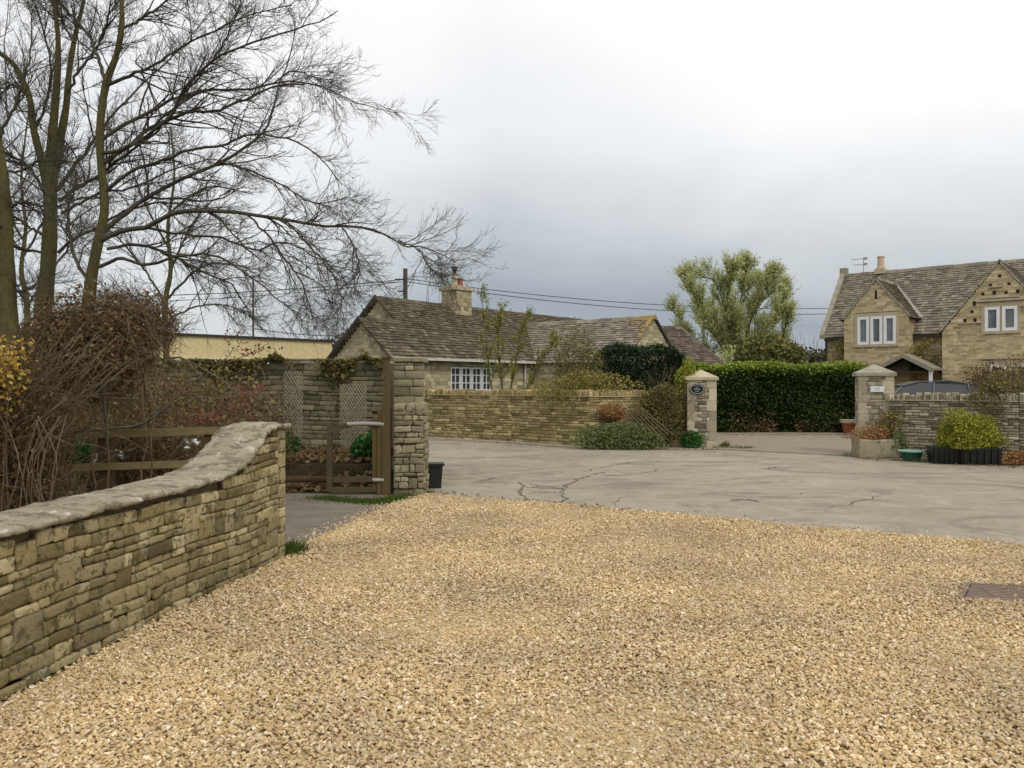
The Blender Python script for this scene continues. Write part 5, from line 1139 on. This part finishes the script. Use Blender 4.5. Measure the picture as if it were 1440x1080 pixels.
bare_tree('bare_tree','slimmer bare tree with low limbs sweeping right over the cream building',12.8,
 [([(118,520,12),(126,410,11),(136,350,9),(145,310,8),(147,280,7.5),(142,230,7),(141,175,7),(149,118,6.5),(163,80,5.5),(171,40,5),(171,0,4),(168,-60,3)],0)],
 [([(150,118,5),(140,88,4),(128,55,3.5),(108,28,3),(84,0,2),(60,-50,1.2)],.6),
  ([(150,120,4.5),(185,105,4),(215,92,3),(250,70,2.5),(300,45,2),(350,22,1.4),(410,8,.9)],-.8),
  ([(144,195,5),(170,178,4.5),(200,160,4),(250,138,3.4),(300,125,3),(345,128,2.6),(385,117,2.2),(440,118,1.8),(490,140,1.3),(520,150,1),(560,158,.6)],.3),
  ([(143,215,5),(165,212,4.5),(195,197,4),(238,165,3.6),(262,120,3),(305,82,2.6),(370,55,2.1),(430,38,1.5),(475,15,.8)],-1.0),
  ([(146,228,5.5),(180,205,5),(215,178,4.5),(258,160,4),(302,155,3.3),(345,140,3),(385,122,2.5),(430,118,2)],.8),
  ([(148,270,4.5),(185,240,4),(222,228,3.6),(262,212,3.2),(310,205,2.8),(350,190,2.4),(400,195,2),(445,218,1.5),(480,260,1)],-.6),
  ([(140,330,6),(175,300,5.5),(212,275,5),(260,250,4.4),(310,228,4),(355,200,3.4),(375,180,2.8),(390,130,2),(410,70,1.4),(415,30,.9)],.5),
  ([(138,340,6.5),(170,325,6),(205,320,5.6),(245,300,5.2),(290,297,4.8),(345,300,4.3),(400,308,3.8),(450,317,3.2),(500,320,2.8),(540,328,2.2),(570,345,1.8),(605,350,1.3),(640,368,.8)],-.3),
  ([(205,320,3.5),(260,330,3),(315,335,2.6),(360,352,2.2),(400,340,1.9),(450,365,1.4),(500,385,.9)],.7),
  ([(140,375,4.5),(170,365,4),(210,372,3.6),(255,360,3),(300,358,2.6),(340,380,2.1),(380,410,1.6),(425,450,1)],-.8),
  ([(150,350,4),(200,345,3.6),(245,362,3),(290,385,2.4),(325,400,1.8),(350,440,1.2)],.8),
  ([(345,300,2.6),(372,325,2.3),(400,365,2),(425,400,1.6),(440,450,1)],.5),([(400,308,2.4),(430,340,2.1),(465,380,1.7),(480,420,1.2),(482,460,.8)],-.5),([(480,318,2),(497,345,1.8),(505,380,1.3),(498,410,.9)],.3),
  ([(560,338,1.7),(590,352,1.4),(602,375,1.1),(615,385,.8)],.2),([(130,400,4.5),(104,360,4),(96,310,3.4),(98,280,2.4),(110,250,1.4)],.6),([(310,228,2.8),(350,240,2.4),(400,262,1.9),(440,285,1.4),(490,278,.9)],.6),
  ([(172,40,3.5),(200,25,3),(235,0,2.2),(260,-40,1.4)],.7),([(385,117,2),(410,100,1.7),(440,108,1.3),(460,125,.8)],.4),([(250,138,2.5),(290,95,2),(320,50,1.5),(340,0,1)],-.6)],5,dens=.84,k4=7)
bare_tree('bare_tree','mossy bare trunk cut by the left edge of the photo',11,
 [([(14,560,18),(12,460,17),(9,380,14),(7,300,12),(2,240,10),(-5,195,9),(-10,120,7),(-18,0,5)],0)],
 [([(5,300,4),(30,285,3),(60,290,2)],.4),([(2,240,4),(28,240,3),(60,225,2),(100,228,1.2)],.5),([(-5,200,4),(20,150,3),(40,90,2),(45,20,1.2)],-.4),([(8,400,3),(30,410,2.5),(50,400,1.5)],.3)],9,dens=.7)
bare_tree('bare_tree','thin twiggy bare tree filling the gaps further behind the two large trees',21,
 [([(235,520,6),(232,430,5),(240,380,4),(236,320,3),(245,250,2),(240,180,1.2)],0)],
 [([(234,430,3),(210,390,2.5),(180,350,2),(150,320,1.2)],.3),([(236,420,3),(270,385,2.5),(300,370,2),(345,375,1.2)],-.3),([(240,380,3),(262,330,2.4),(290,290,1.8),(320,270,1)],.3),([(238,350,3),(210,300,2.4),(190,250,1.8),(175,200,1)],-.4),([(234,450,2.5),(280,430,2),(320,430,1.5),(350,440,1)],.3),([(234,455,2.5),(190,430,2),(150,420,1.5)],.3)],13,dens=.6,L2=1.8,L3=1.1,L4=.5,tri=.004)
bare_tree('bare_tree','thin twiggy bare tree far left behind the mossy trunks',20,
 [([(35,520,6),(38,430,5),(30,380,4),(36,320,3),(30,250,2),(40,160,1.2)],0)],
 [([(38,430,3),(60,400,2.5),(95,350,2),(120,320,1.2)],.3),([(34,420,3),(5,390,2.5),(-40,360,2)],-.3),([(33,360,3),(60,310,2.4),(75,260,1.8),(95,200,1)],.3),([(34,340,3),(5,290,2.4),(-20,240,1.8)],-.4),([(38,450,2.5),(70,445,2),(110,440,1.5)],.3)],17,dens=.6,L2=1.8,L3=1.1,L4=.5,tri=.004)
# ------------------------------------------------------------------ brown tangle, fence, brambles on the left
def tangle(name,c,r,n,label,tm='twig_brown',lm='lf_dead',nl=3000,ls=.03,hang=0,rad=.0032,cat='shrub',lean=A(0,0,0),shell=.3,L=.55):
    c=np.asarray(c,float); e=empty(name,A(c[0],c[1],0),label,cat)
    p=blob_pts(c,r,n,shell,amp=.4); k=8; t_=np.linspace(0,1,k); v=nrm(np.cross(p-c,rng.normal(size=(n,3)))+lean)
    curl=nrm(rng.normal(size=(n,3))-A(0,0,.5)); Ls=L*rng.uniform(.4,1.3,n)
    Pt=p[:,None]+v[:,None]*(Ls[:,None]*t_)[...,None]+curl[:,None]*((t_**2)[None]*Ls[:,None]*rng.uniform(-.5,.9,n)[:,None])[...,None]
    mb=MB(); mb.tubes(Pt,np.repeat((rad*(1.1-.6*t_))[None],n,0)*rng.uniform(.6,1.6,(n,1)),3)
    if hang:
        b=c+rng.normal(size=(hang,3))*A(r[0]*.45,r[1]*.4,0); b[:,2]=c[2]-r[2]*.3; f=b+rng.normal(size=(hang,3))*A(.12,.1,0)+A(0,0,0); f[:,2]=-.02
        tt_=np.linspace(0,1,8)[None,:,None]; q=b[:,None]*(1-tt_)+f[:,None]*tt_+rng.normal(0,.03,(hang,8,3)); mb.tubes(q,np.repeat(np.linspace(.006,.011,8)[None],hang,0),5)
    mb.build('stems',M[tm],e)
    if nl: lb=MB(); leaves(lb,blob_pts(c,(r[0]*1.0,r[1],r[2]),nl,.2,amp=.4),ls); lb.build('foliage',M[lm],e)
    return e
tangle('climber_tangle',P(125,492,8.6),(.64,.5,.50),1900,'big brown dead looking climber mounded over the left fence',nl=10500,ls=.030,hang=9,lean=A(.1,0,-.1),L=.36)
tangle('climber_tangle',P(190,455,8.8)+A(0,.2,0),(.34,.35,.30),700,'thin reddish twig mass on the right shoulder of the brown climber',nl=2400,ls=.024,L=.34)
tangle('climber_tangle',P(30,640,7.6),(.42,.35,.75),900,'pale stems and reddish brown leaves crowding the left edge above the wall',tm='twig_brown',nl=5200,ls=.03,hang=10,L=.6,lean=A(.1,0,.6))
mb=MB(); 
for i in range(22): # pale dry stems slanting on the front of the tangle
    x=random.uniform(40,110); y=random.uniform(520,590); L_=random.uniform(60,130); a_=random.uniform(.7,1.05)
    mb.tube(poly_limb([P(x,y,7.75),P(x+L_*.5*math.cos(a_),y-L_*.5*math.sin(a_)-4,7.65),P(x+L_*math.cos(a_)+random.uniform(-12,12),y-L_*math.sin(a_),7.8)],6),.003,4)
for i in range(12):
    x=random.uniform(0,75); mb.tube(poly_limb([P(x+random.uniform(-22,22),735,7.2),P(x+random.uniform(-16,20),650,7.2),P(x+random.uniform(-20,40),585,7.3)],8),random.uniform(.0025,.005),4)
for p in ([(0,660),(20,620),(50,595),(95,560)],[(48,600),(35,640),(45,680),(58,710)],[(50,590),(62,640),(50,690),(40,730)]): mb.tube(poly_limb(PL(p,7.4),10),.012,5)
o=mb.build('dry_stems',M['twig_pale']); tag(o,'pale dry stems slanting across the front of the brown climber','stems')
bush('yellow_shrub',P(4,524,7.3),(.19,.2,.28),620,.034,'lf_yellow','orange and yellow flowering shrub at the left edge',stems=6,amp=.6,zmin=.3,twigs=60,shell=.2)
# thick dark branches
mb=MB()
for p,r in (([(60,640),(100,610),(150,603),(195,598),(228,578),(255,550),(285,528)],.018),([(58,590),(90,572),(118,552),(140,540),(166,533)],.028),([(80,585),(110,560),(150,560),(200,562)],.012),([(148,535),(146,560),(150,600),(148,640)],.02)):
    q=PL(p,8.0,.05); mb.tube(poly_limb(q,14),np.linspace(r,r*.5,14),7)
o=mb.build('bare_branches',M['twig'],smooth=True); tag(o,'thick dark bare branches arching above the fence rails','branches')
ROSE=[]
for p,r in (([(215,509),(250,502),(280,516),(305,530),(345,555),(365,556),(400,552)],.012),([(258,504),(290,535),(320,560)],.008),([(262,506),(280,530),(296,545)],.007),([(280,513),(262,540)],.006),([(305,528),(318,505),(330,488)],.007),([(320,510),(345,500),(362,492),(378,482)],.006),([(362,555),(372,530),(360,505)],.005),([(275,555),(310,560),(350,555),(372,540)],.005)):
    q=PL(p,9.2,.04); mb=MB(); mb.tube(poly_limb(q,12),np.linspace(r,r*.45,12),6); ROSE.append(mb)
e=empty('rose_shrub',P(330,640,9.2)*A(1,1,0),'arching bare rose stems with red leaves in front of the cream building','shrub')
for mb in ROSE: mb.build('stem',M['twig_pale'],e)
lb=MB()
for (x,y,sx,sy,n_) in ((250,548,.14,.07,130),(350,548,.15,.07,170),(335,572,.12,.10,140),(360,492,.13,.06,100),(285,590,.2,.05,260),(190,575,.3,.06,220),(330,470,.05,.03,20),(150,620,.12,.05,90),(20,560,.1,.15,200)):
    p=P(x,y,9.2)+rng.normal(size=(n_,3))*A(sx,.12,sy); leaves(lb,p,.024)
lb.build('red_leaves',M['lf_red'],e)
# post and rail fence
e=empty('rail_fence',P(180,640,8.9)*A(1,1,0),'old mossy post and rail fence behind the low wall','fence')
for py,th in ((611,.085),(657,.075)):
    mb=MB(); plank(mb,P(60,py+2,8.9),P(305,py-6,9.1),th,.05); mb.build('rail',M['wood_rail'],e)
for px,d_,h_ in ((44,8.75,1.35),(150,9.05,1.1),(298,9.15,1.15)):
    c0=P(px,540,d_)*A(1,1,0); mb=MB(); mb.abox(c0[0]-.07,c0[0]+.07,c0[1]-.06,c0[1]+.06,-.05,h_); mb.build('post',M['wood_post'],e)
for (px,py,d_,r_,n_,nl,lab,lm) in ((240,600,11.2,(1.1,.6,.75),900,5200,'brown and olive bramble mass below the cream building','lf_bramble'),(110,590,11.5,(1.2,.6,.9),900,6500,'dense mossy bramble behind the fence rails','lf_bramble'),(340,610,12.2,(.8,.5,.75),700,3600,'reddish brown shrub against the garden wall behind the low wall end','lf_dead'),(215,650,9.9,(.8,.35,.42),700,3600,'low dark scrub tucked behind the sweeping low wall','lf_dead'),(20,560,12,(1.1,.7,1.1),700,5200,'olive thicket at the left edge behind the yellow shrub','lf_bramble')):
    tangle('bramble',P(px,py,d_),r_,n_,lab,nl=int(nl*.75),lm=lm,ls=.036,hang=7,L=.45)
bush('leafy_plant',P(100,636,9.6),(.26,.2,.12),800,.04,'lf_green','dark green leafy clump seen between the two fence rails',cat='plant',stems=4,zmin=.3)
lb=MB()
for (x,y) in ((135,640),(158,636),(170,640),(262,622),(272,621)): leaves(lb,P(x,y,9.6)+rng.normal(size=(7,3))*.025,.04)
o=lb.build('pale_flowers',M['sign_white']); tag(o,'few pale blossoms low between the fence and the low wall','flowers')
# ground litter behind wall
# ------------------------------------------------------------------ camera, light, world
cam=bpy.data.cameras.new('camera'); co=bpy.data.objects.new('camera',cam); COL.objects.link(co); co.location=(0,0,EYE); co.rotation_euler=(math.radians(90),0,0)
cam.sensor_width=36; cam.lens=36*F/1440; cam.clip_end=3000; cam.clip_start=.05; scene.camera=co
sun=bpy.data.lights.new('sun','SUN'); sun.energy=1.0; sun.angle=math.radians(14); sun.color=(1,.95,.86); so=bpy.data.objects.new('sun',sun); COL.objects.link(so)
az=math.radians(150); el=math.radians(48)   # azimuth from +Y clockwise (right, behind camera)
dv=Vector((math.sin(az)*math.cos(el),math.cos(az)*math.cos(el),math.sin(el))); so.rotation_euler=dv.to_track_quat('Z','Y').to_euler()
w=bpy.data.worlds.new('World'); scene.world=w; w.use_nodes=True; nt=w.node_tree; N=nt.nodes; N.clear(); L=nt.links
out=N.new('ShaderNodeOutputWorld'); bg=N.new('ShaderNodeBackground'); sky=N.new('ShaderNodeTexSky'); sky.sky_type='NISHITA'; sky.sun_disc=False; sky.sun_elevation=el; sky.sun_rotation=az
tc=N.new('ShaderNodeTexCoord'); sep=N.new('ShaderNodeSeparateXYZ'); L.new(tc.outputs['Generated'],sep.inputs[0])
def mth(op,a,b=0.,c=None):
    x=N.new('ShaderNodeMath'); x.operation=op
    for i,v in enumerate((a,b) if c is None else (a,b,c)):
        if hasattr(v,'is_output'): L.new(v,x.inputs[i])
        else: x.inputs[i].default_value=v
    return x.outputs[0]
mp=N.new('ShaderNodeMapping'); mp.inputs['Scale'].default_value=(1.0,1.0,2.6); L.new(tc.outputs['Generated'],mp.inputs[0])
def nz(scale,det,ro=.5,dist=0):
    x=N.new('ShaderNodeTexNoise'); x.inputs['Scale'].default_value=scale; x.inputs['Detail'].default_value=det; x.inputs['Roughness'].default_value=ro; x.inputs['Distortion'].default_value=dist; L.new(mp.outputs[0],x.inputs['Vector']); return x.outputs['Fac']
xx=sep.outputs[0]; zz=sep.outputs[2]
v=mth('MULTIPLY_ADD',mth('MULTIPLY',xx,zz),1.1,zz); n1=mth('SUBTRACT',nz(2.2,5,.5,.4),.5); n2=mth('SUBTRACT',nz(6,5,.55,.3),.5)
v=mth('MULTIPLY_ADD',n1,.20,v); v=mth('MULTIPLY_ADD',n2,.05,v)
xl=mth('MAXIMUM',mth('MULTIPLY',mth('ADD',xx,.02),-1.0),0.0); v=mth('MULTIPLY_ADD',mth('MINIMUM',xl,.3),.62,v)
rp=N.new('ShaderNodeValToRGB'); e_=rp.color_ramp.elements
stops=[(0.0,(.36,.39,.44)),(.09,(.30,.335,.385)),(.165,(.45,.485,.51)),(.24,(.62,.645,.66)),(.33,(.79,.80,.81)),(.43,(.93,.93,.93)),(1.0,(1.12,1.1,1.07))]
while len(e_)<len(stops): e_.new(.5)
for i,(p,c) in enumerate(stops): e_[i].position=p; e_[i].color=(*c,1)
L.new(v,rp.inputs[0])
scn=N.new('ShaderNodeVectorMath'); scn.operation='SCALE'; scn.inputs[3].default_value=.10; L.new(sky.outputs[0],scn.inputs[0])
mx=N.new('ShaderNodeMix'); mx.data_type='RGBA'; mx.inputs[0].default_value=.92; L.new(scn.outputs[0],mx.inputs[6]); L.new(rp.outputs[0],mx.inputs[7]); L.new(mx.outputs[2],bg.inputs[0]); bg.inputs[1].default_value=1.0
L.new(bg.outputs[0],out.inputs[0])
scene.view_settings.view_transform='Standard'; scene.view_settings.look='None'; scene.view_settings.exposure=0.2; scene.view_settings.gamma=1.0
